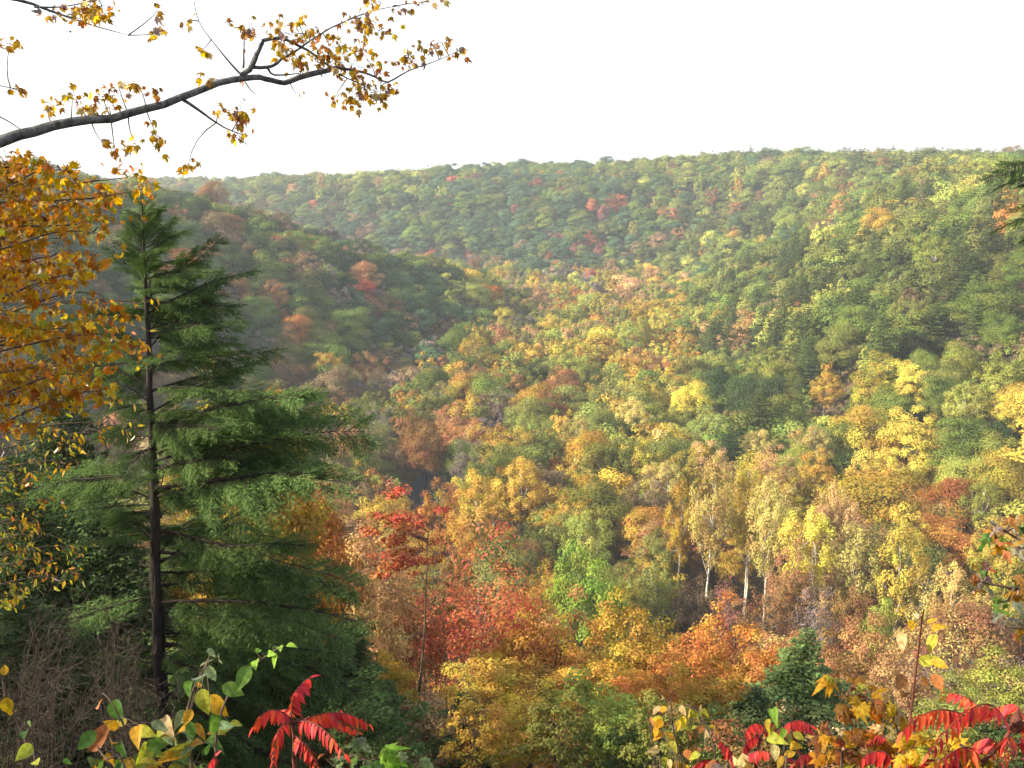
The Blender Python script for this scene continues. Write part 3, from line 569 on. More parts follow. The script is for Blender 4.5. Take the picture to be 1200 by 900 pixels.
# undergrowth on the near slope and the valley floor edge
pts, idx, rot, scl, tcs = [], [], [], [], []
for _ in range(2600):
    y = 14 + 136 * rng.random() ** .8; x = rng.uniform(-.75, .75) * (y + 8); a, b_, d_ = proj(x, y, gz(x, y) + 1.5)
    if b_ < 860 and y < 60: continue
    s_ = rng.uniform(.6, 1.2) * (.9 + y / 100)
    pts.append((x, y, gz(x, y) - .05)); idx.append(rng.integers(3)); rot.append((0, 0, rng.uniform(0, 6.28))); scl.append((s_, s_, s_ * rng.uniform(.7, 1.2)))
    tcs.append(vary(['dark green', 'green', 'olive', 'brown', 'gold', 'rust'][rng.choice(6, p=[.22, .10, .18, .24, .12, .14])], rng, .2))
uo = scatter('undergrowth', pts, idx, rot, scl, tcs, protos2); tag(uo, 'low green and brown undergrowth covering the near slope', 'undergrowth', kind='stuff')
print('MAXZ', max(t['z'] + t['H'] for t in T), GZ.min(), GZ.max()); print('TREES', len(T), 'individual', len(indiv), 'labels unique', len(set(labels.values())))
#FOREGROUND
# ------------------------------------------------------------------ foreground: leaf shapes (petiole at the origin, blade along +X, unit length)
def outline_leaf(name, outl, mat, curl=.12, fold=.18):
    """blade from a half outline [(x, y)...]: midrib + both edges, folded along the midrib and curled down at the tip"""
    mb = MB(); o = np.array(outl, float); n = len(o); V = []
    zf = lambda x, y: fold * abs(y) - curl * x * x
    for x, y in o: V += [(x, 0, zf(x, 0)), (x, y, zf(x, y)), (x, -y, zf(x, y))]
    Q = []
    for k in range(n - 1): a = 3 * k; Q += [(a, a + 3, a + 4, a + 1), (a, a + 2, a + 5, a + 3)]
    mb.quads(np.array(V), Q); me = mb.build(name, mat); return me
def lobed_leaf(name, tips, mat, curl=.15, seed=0):
    """palmate leaf: pleated fan around the centre through lobe tips and sinuses, curled and uneven"""
    rr = np.random.default_rng(seed); pts = [(0.02, 0)]
    for (a, r) in tips: r = r * rr.uniform(.88, 1.08); pts.append((.38 + r * math.cos(rad(a)) * .62, r * math.sin(rad(a)) * .62))
    ctr = np.array((.38, 0)); P1 = np.array(pts); Pm = ctr + (P1 - ctr) * .5; C = np.vstack([[ctr], Pm, P1]); n = len(pts)
    rad2 = np.linalg.norm(P1 - ctr, axis=1); ple = np.where(rad2 > .5, -.05, .07)
    z = -curl * (C[:, 0] - .3) ** 2 * 1.3 - curl * .9 * C[:, 1] ** 2 + rr.normal(0, .03, len(C)); z[1:n + 1] += ple * .6; z[n + 1:] += ple - .05; V = np.c_[C, z]
    mb = MB(); k = np.arange(n); k2 = (k + 1) % n
    mb.tris(V, np.stack([np.zeros(n, int), 1 + k, 1 + k2], 1)); mb.quads(V, np.stack([1 + k, 1 + n + k, 1 + n + k2, 1 + k2], 1)); return mb.build(name, mat)
MAPLE = [(-150, .75), (-128, .52), (-105, .88), (-90, .55), (-62, 1.0), (-42, .5), (-22, .7), (0, 1.05), (22, .7), (42, .5), (62, 1.0), (90, .55), (105, .88), (128, .52), (150, .75)]
GRAPE = [(-150, .85), (-115, .95), (-85, .7), (-60, 1.0), (-30, .78), (0, 1.0), (30, .78), (60, 1.0), (85, .7), (115, .95), (150, .85)]
OAK = [(-165, .5), (-120, .35), (-95, .62), (-70, .3), (-48, .75), (-28, .35), (-8, 1.0), (8, 1.0), (28, .35), (48, .75), (70, .3), (95, .62), (120, .35), (165, .5)]
M_MAPLE = foliage('maple_blade', .6, gloss=.12, mottled=True, hue=.085)
LV = {'maple': [lobed_leaf('maple_leaf_%d' % k, MAPLE, M_MAPLE, .2 + .4 * k, k) for k in range(4)],
      'grape': [lobed_leaf('grape_leaf_%d' % k, GRAPE, M_BLADE, .2 + .35 * k, k) for k in range(3)],
      'oak': [lobed_leaf('oak_leaf_%d' % k, OAK, M_BLADE, .1 + .35 * k, k) for k in range(3)],
      'ovate': [outline_leaf('ovate_leaf_%d' % k, [(0, .008), (.08, .008), (.12, .12), (.25, .24), (.42, .29), (.6, .26), (.78, .16), (.9, .07), (1, .004)], M_BLADE, .1 + .3 * k, .3 + .22 * k) for k in range(3)],
      'slim': [outline_leaf('slim_leaf_%d' % k, [(0, .006), (.07, .006), (.15, .09), (.35, .17), (.6, .15), (.82, .08), (1, .004)], M_BLADE, .15 + .3 * k, .2) for k in range(2)],
      'leaflet': [outline_leaf('sumac_leaflet_%d' % k, [(0, .01), (.04, .07), (.2, .135), (.45, .145), (.7, .10), (.88, .05), (1, .004)], M_SUMAC, .1 + .3 * k, .25) for k in range(2)]}
def orient(pos, d, nrm, size, wid=1.0):
    x = Vector(d).normalized(); z = Vector(nrm); z = (z - x * z.dot(x)); z = z.normalized() if z.length > 1e-4 else x.orthogonal().normalized(); y = z.cross(x)
    M = Matrix(((x[0] * size, y[0] * size * wid, z[0] * size, pos[0]), (x[1] * size, y[1] * size * wid, z[1] * size, pos[1]), (x[2] * size, y[2] * size * wid, z[2] * size, pos[2]), (0, 0, 0, 1)))
    return M
def leaf(name, me, parent, origin, M, c):
    o = bpy.data.objects.new(name, me); col.objects.link(o); o.parent = parent
    M = M.copy(); M.translation -= Vector(origin); o.matrix_local = M; o['tcol'] = [float(v) for v in c]; return o
def joined_leaves(name, items, mat, parent, origin, tcol, rr):
    """items: (mesh, matrix) -> one mesh"""
    mb = MB(); cache = {}
    for me, M in items:
        if me.name not in cache:
            v = np.zeros(len(me.vertices) * 3, np.float32); me.vertices.foreach_get('co', v); cache[me.name] = (v.reshape(-1, 3), [tuple(p.vertices) for p in me.polygons])
        v, f = cache[me.name]; A = np.array(M); V = v @ A[:3, :3].T + A[:3, 3] - np.array(origin)
        T3 = [q for q in f if len(q) == 3]; Q4 = [q for q in f if len(q) == 4]
        lr, lh = rr.random(), rr.random()
        if T3: mb.tris(V, T3); mb.tl[-1][:] = (lr, lh)
        if Q4: mb.quads(V, Q4, np.full(len(Q4), lr), np.full(len(Q4), lh))
    o = bpy.data.objects.new(name, mb.build(name, mat)); link(o, parent); o['tcol'] = list(tcol); o['kind'] = 'stuff'; return o
TOCAM = lambda p: unit(np.array([0, 0, CZ]) - np.asarray(p))
def smooth_path(pts, n=None):
    p = np.array(pts, float); k = len(p)
    if k < 3: return p
    n = n or (k - 1) * 3 + 1; t = np.linspace(0, k - 1, n); i = np.clip(np.floor(t).astype(int), 0, k - 2); f = (t - i)[:, None]
    p0 = p[np.maximum(i - 1, 0)]; p1 = p[i]; p2 = p[i + 1]; p3 = p[np.minimum(i + 2, k - 1)]
    return .5 * (2 * p1 + (p2 - p0) * f + (2 * p0 - 5 * p1 + 4 * p2 - p3) * f * f + (3 * p1 - p0 - 3 * p2 + p3) * f ** 3)
def pxm(Y): return F / Y * .93      # rough pixels per metre
LC = {'orange': (.40, .16, .025), 'dark orange': (.29, .10, .02), 'gold': (.47, .29, .03), 'yellow': (.58, .43, .05), 'amber': (.36, .21, .03), 'brown': (.18, .09, .04), 'bronze': (.26, .15, .045), 'yg': (.34, .38, .06), 'green': (.10, .21, .045), 'deep': (.06, .14, .04), 'pale': (.22, .32, .17), 'lime': (.20, .40, .06), 'silver': (.22, .26, .22), 'straw': (.55, .46, .24), 'red': (.55, .045, .035), 'scarlet': (.62, .09, .035), 'crimson': (.34, .03, .04), 'rust': (.36, .15, .06), 'mauve': (.30, .22, .22)}
def lc(n, rr, a=.12): return np.clip(np.array(LC[n]) * math.exp(rr.normal(0, a)) * np.exp(rr.normal(0, .05, 3)), 0, .9)

# --- hemlock branch sprays: main axis along +X, flat, drooping at the tip
def spray(seed, Ln=3.2, droop=.16, fine=1.0):
    rr = np.random.default_rng(seed); w = MB(); nd = MB(); n = 9; t = np.linspace(0, 1, n)
    side = np.cumsum(rr.normal(0, .02, n)) * Ln * .5; ax = np.c_[t * Ln, side, -droop * Ln * t ** 2.2]; w.tube(ax, np.linspace(.03, .004, n) * Ln / 3.2, 4)
    Cs, Ds, Ns = [], [], []; s_ = .10
    while s_ < 1:
        for sg in (-1, 1):
            if rr.random() < .08: continue
            f = s_ + rr.uniform(-.01, .01); b0 = np.array([np.interp(f, t, ax[:, k]) for k in range(3)]); ll = Ln * (.30 * math.sin(min(f * 1.15 + .18, 1) * 2.75) + .035) * rr.uniform(.6, 1.15) * (.55 if f < .3 else 1)
            ang = sg * rad(rr.uniform(38, 66)); dv = np.array([math.cos(ang), math.sin(ang), rr.uniform(-.42, .16)]); dv /= np.linalg.norm(dv)
            e_ = b0 + dv * ll + np.array([0, 0, -.26 * ll]); B = bez(b0, b0 + dv * ll * .55, e_, 5); w.tube(B, np.linspace(.008, .002, 5), 3)
            m = max(3, int(ll / (.05 * fine)))
            for q in range(m):
                g = (q + .5) / m
                if g < .12: continue
                c = (1 - g) ** 2 * b0 + 2 * g * (1 - g) * (b0 + dv * ll * .55) + g * g * e_; sl_ = (.05 * fine + .30 * ll * (1 - g) ** .8) * rr.uniform(.7, 1.2)
                for s2 in (-1, 1):
                    a2 = ang + s2 * rad(rr.uniform(32, 58)); d2 = np.array([math.cos(a2), math.sin(a2), rr.uniform(-.85, .10)]); d2 /= np.linalg.norm(d2); k2 = max(1, int(sl_ / (.075 * fine)))
                    for r_ in range(k2): Cs.append(c + d2 * sl_ * (r_ + .5) / k2 + np.array([0, 0, -.25 * sl_ * ((r_ + .5) / k2) ** 2])); Ds.append(d2 * sl_ / k2 * 1.25)
            Cs.append(e_); Ds.append(dv * .09 * fine)
        s_ += .062 * fine / Ln * rr.uniform(.8, 1.25) * 1.0
    C = np.array(Cs); D = np.array(Ds); k = len(C); C += rr.normal(0, .008 * fine, (k, 3)); up = unit(np.array([0, 0, 1.]) + rr.normal(0, .35, (k, 3))); S = unit(np.cross(D, up)) * (.0105 * (fine if fine < 1 else 1) * rr.uniform(.8, 1.3, k))[:, None]
    V = np.stack([C - D * .5 - S * .6, C - S * 1.1 + D * .05, C + D * .55, C + D * .05 + S * 1.1], 1).reshape(-1, 3)
    nd.quads(V, np.arange(4 * k).reshape(-1, 4), np.clip(rr.normal(.5, .22, k), 0, 1), rr.random(k))
    return w.build('branch_wood_%d' % seed, M_HEMBARK), nd.build('branch_needles_%d' % seed, M_NEEDLE)
SPR = [spray(200 + k, 3.2, d) for k, d in enumerate((.12, .18, .25, .10, .2))]
SPRL = [spray(210 + k, 4.8, d, 1.15) for k, d in enumerate((.12, .2, .16))]; SPRF = [spray(220 + k, 1.5, d, .5) for k, d in enumerate((.15, .25))]
DEADB = []
for k in range(2):
    rr = np.random.default_rng(300 + k); w = MB(); a = np.array([(0, 0, 0), (.7, .1, -.06), (1.4, -.05, -.2), (2.2, .12, -.42)]); w.tube(smooth_path(a), np.linspace(.028, .004, 10), 4)
    for q in range(9): f = rr.uniform(.25, .95); b0 = np.array([np.interp(f * 2.2, a[:, 0], a[:, j]) for j in range(3)]); w.tube([b0, b0 + np.array([.25, rr.choice([-1, 1]) * .22, rr.uniform(-.12, .06)]) * rr.uniform(.5, 1.6)], [.006, .002], 3)
    DEADB.append(w.build('dead_branch_%d' % k, M_HEMBARK))
def hemlock(label, base_px, top_px, Y, seed):
    rr = np.random.default_rng(seed); top = P(*top_px, Y); bx = P(*base_px, Y); g = gz(bx[0], Y); root = (bx[0], Y, g); H = top[2] - g
    e = empty('hemlock_tree', root); tag(e, label, 'tree', 'evergreens on the near slope below the overlook')
    n = 14; z = np.linspace(0, H, n); lean = np.c_[np.linspace(0, top[0] - bx[0], n) + rr.normal(0, .02, n), rr.normal(0, .02, n)]; lean[0] = 0
    w = MB(); r0 = .205; w.tube(np.vstack([[0, 0, -.8], np.c_[lean, z]]), np.r_[r0 * 1.25, r0 * 1.12, r0 * np.linspace(1, .05, n - 1) ** .9], 12)
    tk = link(bpy.data.objects.new('trunk', w.build('hemlock_trunk', M_HEMBARK)), e)
    for p_ in tk.data.polygons: p_.use_smooth = True
    hh = .10
    while hh < .985:
        f = 1 - hh
        az = rr.choice([rr.normal(0, .6), rr.normal(2.0, .6), rr.uniform(0, 6.28)], p=[.32, .18, .5])      # 0 = to the right of the picture
        front = math.sin(az) < -.45; right = max(0, math.cos(az))
        ln = (1.0 + 4.7 * min(f, .48) / .48 * (.62 + .38 * right)) * rr.uniform(.72, 1.08) if f < .9 else rr.uniform(1.6, 3.6)
        if f < .12: ln = .35 + 11 * f * rr.uniform(.7, 1.1)
        if front: ln *= .6
        if front and hh < .5 and abs(math.cos(az)) < .8: hh += .002; continue
        pitch = np.interp(hh, [0, .3, .55, .8, 1], [-8, -2, 12, 22, 48]) + rr.normal(0, 10 if hh < .7 else 17)
        c0 = np.array([np.interp(hh * H, z, lean[:, 0]), np.interp(hh * H, z, lean[:, 1]), hh * H])
        if hh < .30 and rr.random() < .38:
            b = link(bpy.data.objects.new('dead_branch', DEADB[rr.integers(2)]), e); b.location = c0; b.rotation_euler = (rr.uniform(0, 6), -rad(rr.uniform(-12, 6)), az); b.scale = (1, 1, 1)
        else:
            BL, SS = (4.8, SPRL) if ln > 3.6 else (3.2, SPR); k = rr.integers(len(SS)); b = link(bpy.data.objects.new('branch', SS[k][0]), e); b.location = c0; b.rotation_euler = (rr.normal(0, .42), -rad(pitch), az); s_ = ln / BL; b.scale = (s_, min(s_, 1.15) * rr.uniform(.85, 1.1), s_ * rr.choice([1, 1]))
            nd = link(bpy.data.objects.new('needles', SS[k][1]), b); nd['tcol'] = [float(v) for v in np.array((.085, .14, .042)) * math.exp(rr.normal(0, .16))]
        hh += rr.uniform(.0055, .012) if hh < .5 else (rr.uniform(.004, .0085) if hh < .75 else rr.uniform(.0022, .005))
    return e
hemlock('tall shaded hemlock with bare lower trunk and drooping dark green boughs, left foreground', (188, 850), (166, 228), 24.5, 401)

# --- hemlock boughs reaching in from the right edge
g0 = P(1500, 500, 8.5); rt = np.array((g0[0], 8.5, gz(g0[0], 8.5))); e = empty('hemlock_tree', rt); tag(e, 'hemlock at the right edge, only its dark bough tips reaching into view', 'tree', 'evergreens on the near slope below the overlook')
w = MB(); w.tube([(0, 0, -.5), (0, 0, 4), (.05, 0, 9), (.1, 0, 14)], [.2, .17, .13, .05], 10); link(bpy.data.objects.new('trunk', w.build('hemlock_trunk_right', M_HEMBARK)), e)
rr = np.random.default_rng(9)
for q in range(2):      # two boughs carry the sprays
    tx, ty = [(1205, 205), (1222, 262)][q]; tip = P(tx, ty, 8.3); c0 = np.array((rt[0], rt[1], tip[2] + .5)); w = MB(); w.tube(smooth_path(np.array([c0, (c0 + tip) / 2 + [0, 0, .15], tip]) - rt), np.linspace(.03, .008, 7), 5); bo = link(bpy.data.objects.new('bough', w.build('bough_wood', M_HEMBARK)), e)
    for (dx, dyy, ln) in [[(-4, -16, .36), (4, -4, .3), (12, -22, .3), (6, 10, .26)], [(-6, -12, .34), (4, -2, .3), (10, -20, .3)], [(-10, -20, .34), (0, 8, .42), (16, 18, .4), (30, 0, .5)], [(0, -10, .3), (10, 12, .34), (30, 0, .4)]][q]:
        p0 = P(tx + dx + 12, ty + dyy, 8.3 + rr.normal(0, .1)); k = rr.integers(2); b = link(bpy.data.objects.new('branch', SPRF[k][0]), e); b.location = p0 - rt; b.rotation_euler = (rr.normal(0, .5), rad(rr.uniform(-14, 16)), math.pi + rr.normal(0, .35)); b.scale = (ln / 1.5 * 1.3,) * 3
        nd = link(bpy.data.objects.new('needles', SPRF[k][1]), b); nd['tcol'] = [.05, .085, .035]

# --- overhanging maple at the top left: its trunk stands left of the picture
def leafy_tree(name, label, trunk, limbs, clusters, leaf_kind, cols, nobj, seed, lsize, mat_limb, tcol_rest, group=None, nmul=1.0):
    """trunk/limbs: [(px, py, Y, radius)...]; clusters: (px, py, rx, ry, Y, dY, n)"""
    rr = np.random.default_rng(seed); tp = [P(a, b, Y) for a, b, Y, r in trunk]; g = gz(tp[0][0], tp[0][1]); root = np.array((tp[0][0], tp[0][1], g)); e = empty(name, root); tag(e, label, 'tree', group)
    w = MB(); pts = np.vstack([[root - [0, 0, .4]], tp]) - root; w.tube(smooth_path(pts), np.interp(np.linspace(0, 1, (len(pts) - 1) * 3 + 1), np.linspace(0, 1, len(pts)), [trunk[0][3] * 1.25] + [q[3] for q in trunk]), 10); link(bpy.data.objects.new('trunk', w.build(name + '_trunk', mat_limb)), e)
    nodes = []; lo = []
    for lb in limbs:
        p = np.array([P(a, b, Y) for a, b, Y, r in lb]); r = [q[3] for q in lb]; sp_ = smooth_path(p); ra = np.interp(np.linspace(0, 1, len(sp_)), np.linspace(0, 1, len(r)), r); sp_[1:-1] += rr.normal(0, .25, (len(sp_) - 2, 3)) * np.minimum(ra[1:-1, None], .04)
        w = MB(); w.tube(sp_ - root, ra, 8 if max(r) > .03 else 4); me = w.build(name + '_limb', mat_limb); o = link(bpy.data.objects.new('limb' if max(r) > .02 else 'twig', me), e); lo.append(o)
        for p_ in me.polygons: p_.use_smooth = True
        nodes += [(*q, 0) for q in sp_[len(sp_) // 4:]]
    nodes = np.array(nodes)[:, :3]; items = []; tw = MB()
    for (cx, cy2, rx, ry, Y, dY, n) in clusters:
        pc = P(cx, cy2, Y); j = np.argmin(np.linalg.norm(nodes - pc, axis=1)); a = nodes[j]; tip = pc
        if np.linalg.norm(tip - a) > .03: B = bez(a, (a + tip) / 2 + rr.normal(0, .05, 3), tip, 5); tw.tube(B - root, np.linspace(.006, .0025, 5), 3)
        for q in range(int(n * nmul)):
            p = P(cx + rr.normal(0, rx * .68), cy2 + rr.normal(0, ry * .72), Y + rr.normal(0, dY)); d = unit(np.array([rr.normal(.25, .6), rr.normal(-.1, .6), rr.normal(-.75, .5)])); nr = unit(TOCAM(p) * .55 + np.array([0, 0, .5]) + rr.normal(0, .5, 3)); s_ = lsize * rr.uniform(.6, 1.2)
            items.append((s_, p, d, nr)); b = tip + (p - tip) * .25; 
            if q % 2 == 0: tw.tube(np.array([b, (b + p) / 2 + [0, 0, .01], p]) - root, [.0028, .002, .0012], 3)
    if tw.n: tag(link(bpy.data.objects.new('twigs', tw.build(name + '_twigs', M_TWIG)), e), kind='stuff')
    items.sort(key=lambda q: -q[0]); rest = []
    for k, (s_, p, d, nr) in enumerate(items):
        me = LV[leaf_kind][rr.integers(len(LV[leaf_kind]))]; M = orient(p, d, nr, s_)
        if k < nobj: leaf('leaf', me, e, root, M, lc(cols[rr.integers(len(cols))], rr))
        else: rest.append((me, M))
    if rest: joined_leaves('leaves', rest, LV[leaf_kind][0].materials[0], e, root, tcol_rest, rr)
    return e
A = 7.2
limbs = [[(-330, 330, 6.0, .08), (-200, 255, 6.2, .064), (-60, 190, 6.6, .048), (0, 166, 6.8, .040), (60, 147, 7.0, .035), (130, 138, 7.2, .031), (190, 121, 7.4, .028), (240, 103, 7.6, .026), (285, 91, 7.8, .024), (312, 93, 7.9, .022), (332, 97, 8.0, .021), (360, 88, 8.1, .024), (395, 79, 8.3, .018)],
         [(283, 92, 7.8, .026), (296, 76, 7.8, .024), (304, 58, 7.8, .020), (309, 47, 7.8, .016), (328, 45, 7.9, .014), (352, 54, 8.0, .012), (374, 68, 8.1, .010), (396, 86, 8.2, .007), (428, 101, 8.3, .004)],
         [(293, 78, 7.8, .016), (313, 79, 7.9, .014), (330, 70, 8.0, .011), (352, 56, 8.1, .009), (378, 38, 8.2, .007), (405, 25, 8.3, .006), (432, 14, 8.4, .005), (460, 8, 8.5, .003)],
         [(313, 79, 7.9, .010), (322, 88, 7.9, .008), (350, 86, 8.0, .004)],
         [(395, 79, 8.3, .013), (430, 86, 8.4, .010), (454, 96, 8.5, .008), (478, 83, 8.6, .006), (515, 70, 8.7, .004), (543, 57, 8.8, .002)],
         [(281, 86, 7.8, .010), (255, 56, 7.8, .005), (233, 25, 7.7, .004), (226, -8, 7.7, .003)], [(285, 80, 7.8, .009), (286, 55, 7.8, .005), (285, 30, 7.8, .002)],
         [(215, 117, 7.5, .014), (238, 133, 7.5, .010), (262, 149, 7.6, .006), (290, 160, 7.6, .003)], [(287, 96, 7.8, .006), (294, 106, 7.8, .004), (301, 112, 7.8, .002)],
         [(-80, -20, 6.8, .02), (20, 0, 7.0, .012), (60, 13, 7.1, .009), (100, 27, 7.2, .006), (150, 41, 7.3, .002)], [(40, 8, 7.0, .008), (75, 8, 7.1, .005), (130, -4, 7.2, .003)],
         [(-60, 120, 6.6, .008), (0, 137, 6.8, .005), (25, 152, 6.9, .003)], [(-60, 90, 6.6, .008), (0, 100, 6.8, .004), (28, 108, 6.9, .002)]]
cl = [(105, 8, 24, 9, 7.2, .15, 14), (75, 18, 22, 8, 7.1, .15, 10), (120, 15, 16, 7, 7.2, .15, 8), (185, 40, 12, 8, 7.3, .2, 5), (185, 12, 6, 8, 7.3, .1, 3), (222, 25, 8, 6, 7.6, .1, 3), (262, 25, 8, 4, 7.7, .1, 1), (235, 60, 12, 5, 7.6, .1, 4), (12, 50, 12, 8, 6.9, .2, 5), (22, 104, 10, 7, 6.9, .1, 4),
      (62, 123, 12, 8, 7.1, .15, 6), (85, 110, 12, 6, 7.1, .15, 6), (103, 128, 10, 6, 7.2, .1, 6), (120, 112, 14, 8, 7.2, .15, 7), (138, 98, 10, 6, 7.2, .1, 4), (163, 103, 7, 6, 7.3, .1, 4), (182, 108, 6, 4, 7.3, .1, 3), (128, 125, 8, 4, 7.3, .1, 4), (248, 92, 14, 5, 7.7, .1, 3),
      (290, 38, 8, 12, 7.8, .1, 7), (330, 35, 20, 12, 8.0, .2, 10), (350, 25, 8, 8, 8.1, .1, 4), (365, 40, 20, 9, 8.1, .2, 12), (335, 60, 16, 10, 8.0, .2, 9), (385, 55, 20, 14, 8.2, .2, 14), (350, 78, 12, 6, 8.0, .15, 7), (370, 72, 16, 8, 8.1, .15, 10), (400, 70, 22, 14, 8.3, .2, 18), (425, 62, 16, 12, 8.4, .2, 9), (415, 90, 16, 10, 8.4, .2, 10), (430, 108, 20, 10, 8.4, .2, 14), (415, 120, 10, 6, 8.4, .1, 6), (445, 113, 10, 7, 8.4, .1, 5),
      (420, 20, 18, 10, 8.3, .2, 14), (440, 36, 16, 8, 8.4, .2, 10), (440, 3, 12, 5, 8.4, .2, 6), (470, 12, 10, 5, 8.5, .1, 4), (505, 2, 20, 3, 8.6, .1, 4), (445, 75, 14, 8, 8.5, .2, 5), (480, 72, 12, 8, 8.6, .1, 7), (478, 55, 8, 5, 8.6, .1, 3), (500, 52, 8, 5, 8.7, .1, 3), (519, 50, 12, 12, 8.7, .15, 8), (538, 60, 10, 6, 8.8, .1, 5), (455, 104, 8, 4, 8.5, .1, 3), (392, 115, 16, 8, 8.3, .1, 4),
      (280, 136, 14, 8, 7.6, .1, 12), (262, 130, 6, 4, 7.6, .1, 3), (280, 158, 12, 5, 7.6, .1, 5), (185, 160, 10, 12, 7.4, .1, 7), (135, 177, 14, 7, 7.3, .1, 6), (120, 168, 6, 4, 7.2, .1, 2), (160, 167, 6, 5, 7.3, .1, 3), (220, 195, 9, 8, 7.5, .1, 5), (348, 110, 5, 4, 8, .05, 1)]
leafy_tree('maple_tree', 'maple outside the left edge with a long grey limb overhanging the sky', [(-330, 420, 6.0, .22), (-335, 330, 6.0, .20), (-345, 120, 6.0, .17), (-350, -250, 6.0, .12)], limbs, cl, 'maple', ['amber', 'gold', 'gold', 'yellow', 'bronze', 'straw', 'rust', 'mauve', 'yellow'], 300, 21, .06, M_LIMB, (.36, .22, .045), nmul=2.1)
# --- orange maple filling the left edge
rr = np.random.default_rng(33); limbs = []; cl = []
ends = [(150, 208), (165, 222), (120, 232), (130, 255), (105, 272), (118, 300), (96, 322), (118, 345), (136, 372), (140, 392), (120, 418), (150, 415), (100, 440), (120, 458), (70, 470), (60, 420), (50, 330), (60, 260), (70, 200), (30, 185), (40, 380), (60, 300), (30, 250), (20, 300), (25, 440), (80, 235), (90, 385)]
for k, (ex, ey) in enumerate(ends):
    Y = rr.uniform(6.2, 8.6); sy = ey + rr.uniform(20, 80); limbs.append([(-260, sy + 40 + rr.uniform(-10, 60), Y - .3, .022), (-120, sy + 15, Y - .15, .015), (-20, (sy + ey) / 2 + rr.uniform(-6, 12), Y, .009), (ex * .6, ey + rr.uniform(0, 12), Y + .1, .006), (ex, ey, Y + .15, .003)])
    for f in np.linspace(-.1, 1, 5): cl.append((f * ex + rr.normal(0, 5), (1 - max(f, 0)) * (sy - ey) * .35 + ey + rr.normal(0, 5), 20, 12, Y + .1 * f, .2, int(rr.integers(8, 13))))
leafy_tree('maple_tree', 'orange and gold leaved maple filling the left edge in front of hemlocks', [(-260, 700, 7.2, .16), (-265, 500, 7.2, .14), (-270, 300, 7.2, .11), (-275, 60, 7.2, .06)], limbs, cl, 'maple', ['orange', 'gold', 'amber', 'dark orange', 'gold', 'yellow', 'yellow', 'bronze', 'yg', 'brown', 'gold'], 300, 22, .064, M_TWIG, (.40, .23, .03), nmul=1.6)
# --- yellow-green sapling below it
limbs = []; cl = []
for (ex, ey) in ((170, 355), (165, 385), (150, 470), (145, 500), (95, 520), (80, 545), (60, 500), (70, 590), (95, 645), (60, 660), (80, 680), (40, 610), (50, 630), (35, 560), (110, 440), (20, 700)):
    Y = rr.uniform(8, 9.5); limbs.append([(-200, ey + 90, Y, .012), (-60, ey + 25, Y, .008), (ex * .5, ey - 4, Y + .1, .005), (ex, ey, Y + .2, .002)])
    for f in (.1, .35, .6, .8, 1): cl.append((f * ex, ey + 8 * (1 - f) + rr.normal(0, 4), 12, 8, Y + .15, .12, int(rr.integers(3, 6))))
leafy_tree('sapling', 'thin sapling with drooping yellow-green leaves at the left edge below the maple', [(-200, 900, 8.6, .06), (-203, 700, 8.6, .05), (-205, 500, 8.6, .04), (-208, 330, 8.6, .02)], limbs, cl, 'slim', ['gold', 'yg', 'yellow', 'amber', 'yg', 'rust'], 260, 23, .078, M_TWIG, (.40, .30, .045), nmul=1.8)

# --- shrubs of the overlook's edge
def shrub(name, label, Y, stems, leaves, kind, seed, big=1.05, smat=M_TWIG, cat='shrub', dirw=(0, 0, -.25), face=.62, group='shrubs at the overlook edge'):
    rr = np.random.default_rng(seed); c = np.mean([P(*s_[0], Y) for s_ in stems], axis=0); root = np.array((c[0], Y, gz(c[0], Y))); e = empty(name, root); tag(e, label, cat, group); nodes = []
    for k, s_ in enumerate(stems):
        p = [P(a, b, Y + .1 * math.sin(k * 2.1 + j)) for j, (a, b) in enumerate(s_)]; b0 = root + np.array([rr.normal(0, .05), rr.normal(0, .05), -.1]); p = smooth_path(np.vstack([[b0], [(b0 * .45 + p[0] * .55) + np.array([0, .03, 0])], p])); w = MB(); w.tube(p - root, np.linspace(.009, .002, len(p)), 5); link(bpy.data.objects.new('stem', w.build(name + '_stem', smat)), e); nodes += [q for q in p[len(p) // 3:]]
    nodes = np.array(nodes); tw = MB()
    for (a, b, s_, c_) in leaves:
        p = P(a, b, Y + rr.normal(0, .1)); j = np.argmin(np.linalg.norm(nodes - p, axis=1)); n0 = nodes[j]; away = unit(p - n0 + rr.normal(0, .02, 3)); sz = s_ * big / pxm(Y); d = unit(away + np.array(dirw) + rr.normal(0, .3, 3)); base = p - d * sz * .45
        tw.tube(np.array([n0, (n0 + base) / 2 + [0, 0, .004], base + d * sz * .05]) - root, [.002, .0015, .001], 3); nr = unit(TOCAM(p) * face + np.array([0, 0, .6]) + rr.normal(0, .42, 3))
        leaf('leaf', LV[kind][rr.integers(len(LV[kind]))], e, root, orient(base, d, nr, sz, rr.uniform(.85, 1.1)), lc(c_, rr))
    tag(link(bpy.data.objects.new('leaf_stalks', tw.build(name + '_stalks', smat)), e), kind='stuff'); return e
def blob(seed, spots, cols, smin, smax):
    rr = np.random.default_rng(seed); o = []
    for (x, y, rx, ry, n) in spots: o += [(x + rr.normal(0, rx * .6), y + rr.normal(0, ry * .6), rr.uniform(smin, smax), cols[rr.integers(len(cols))]) for _ in range(n)]
    return o
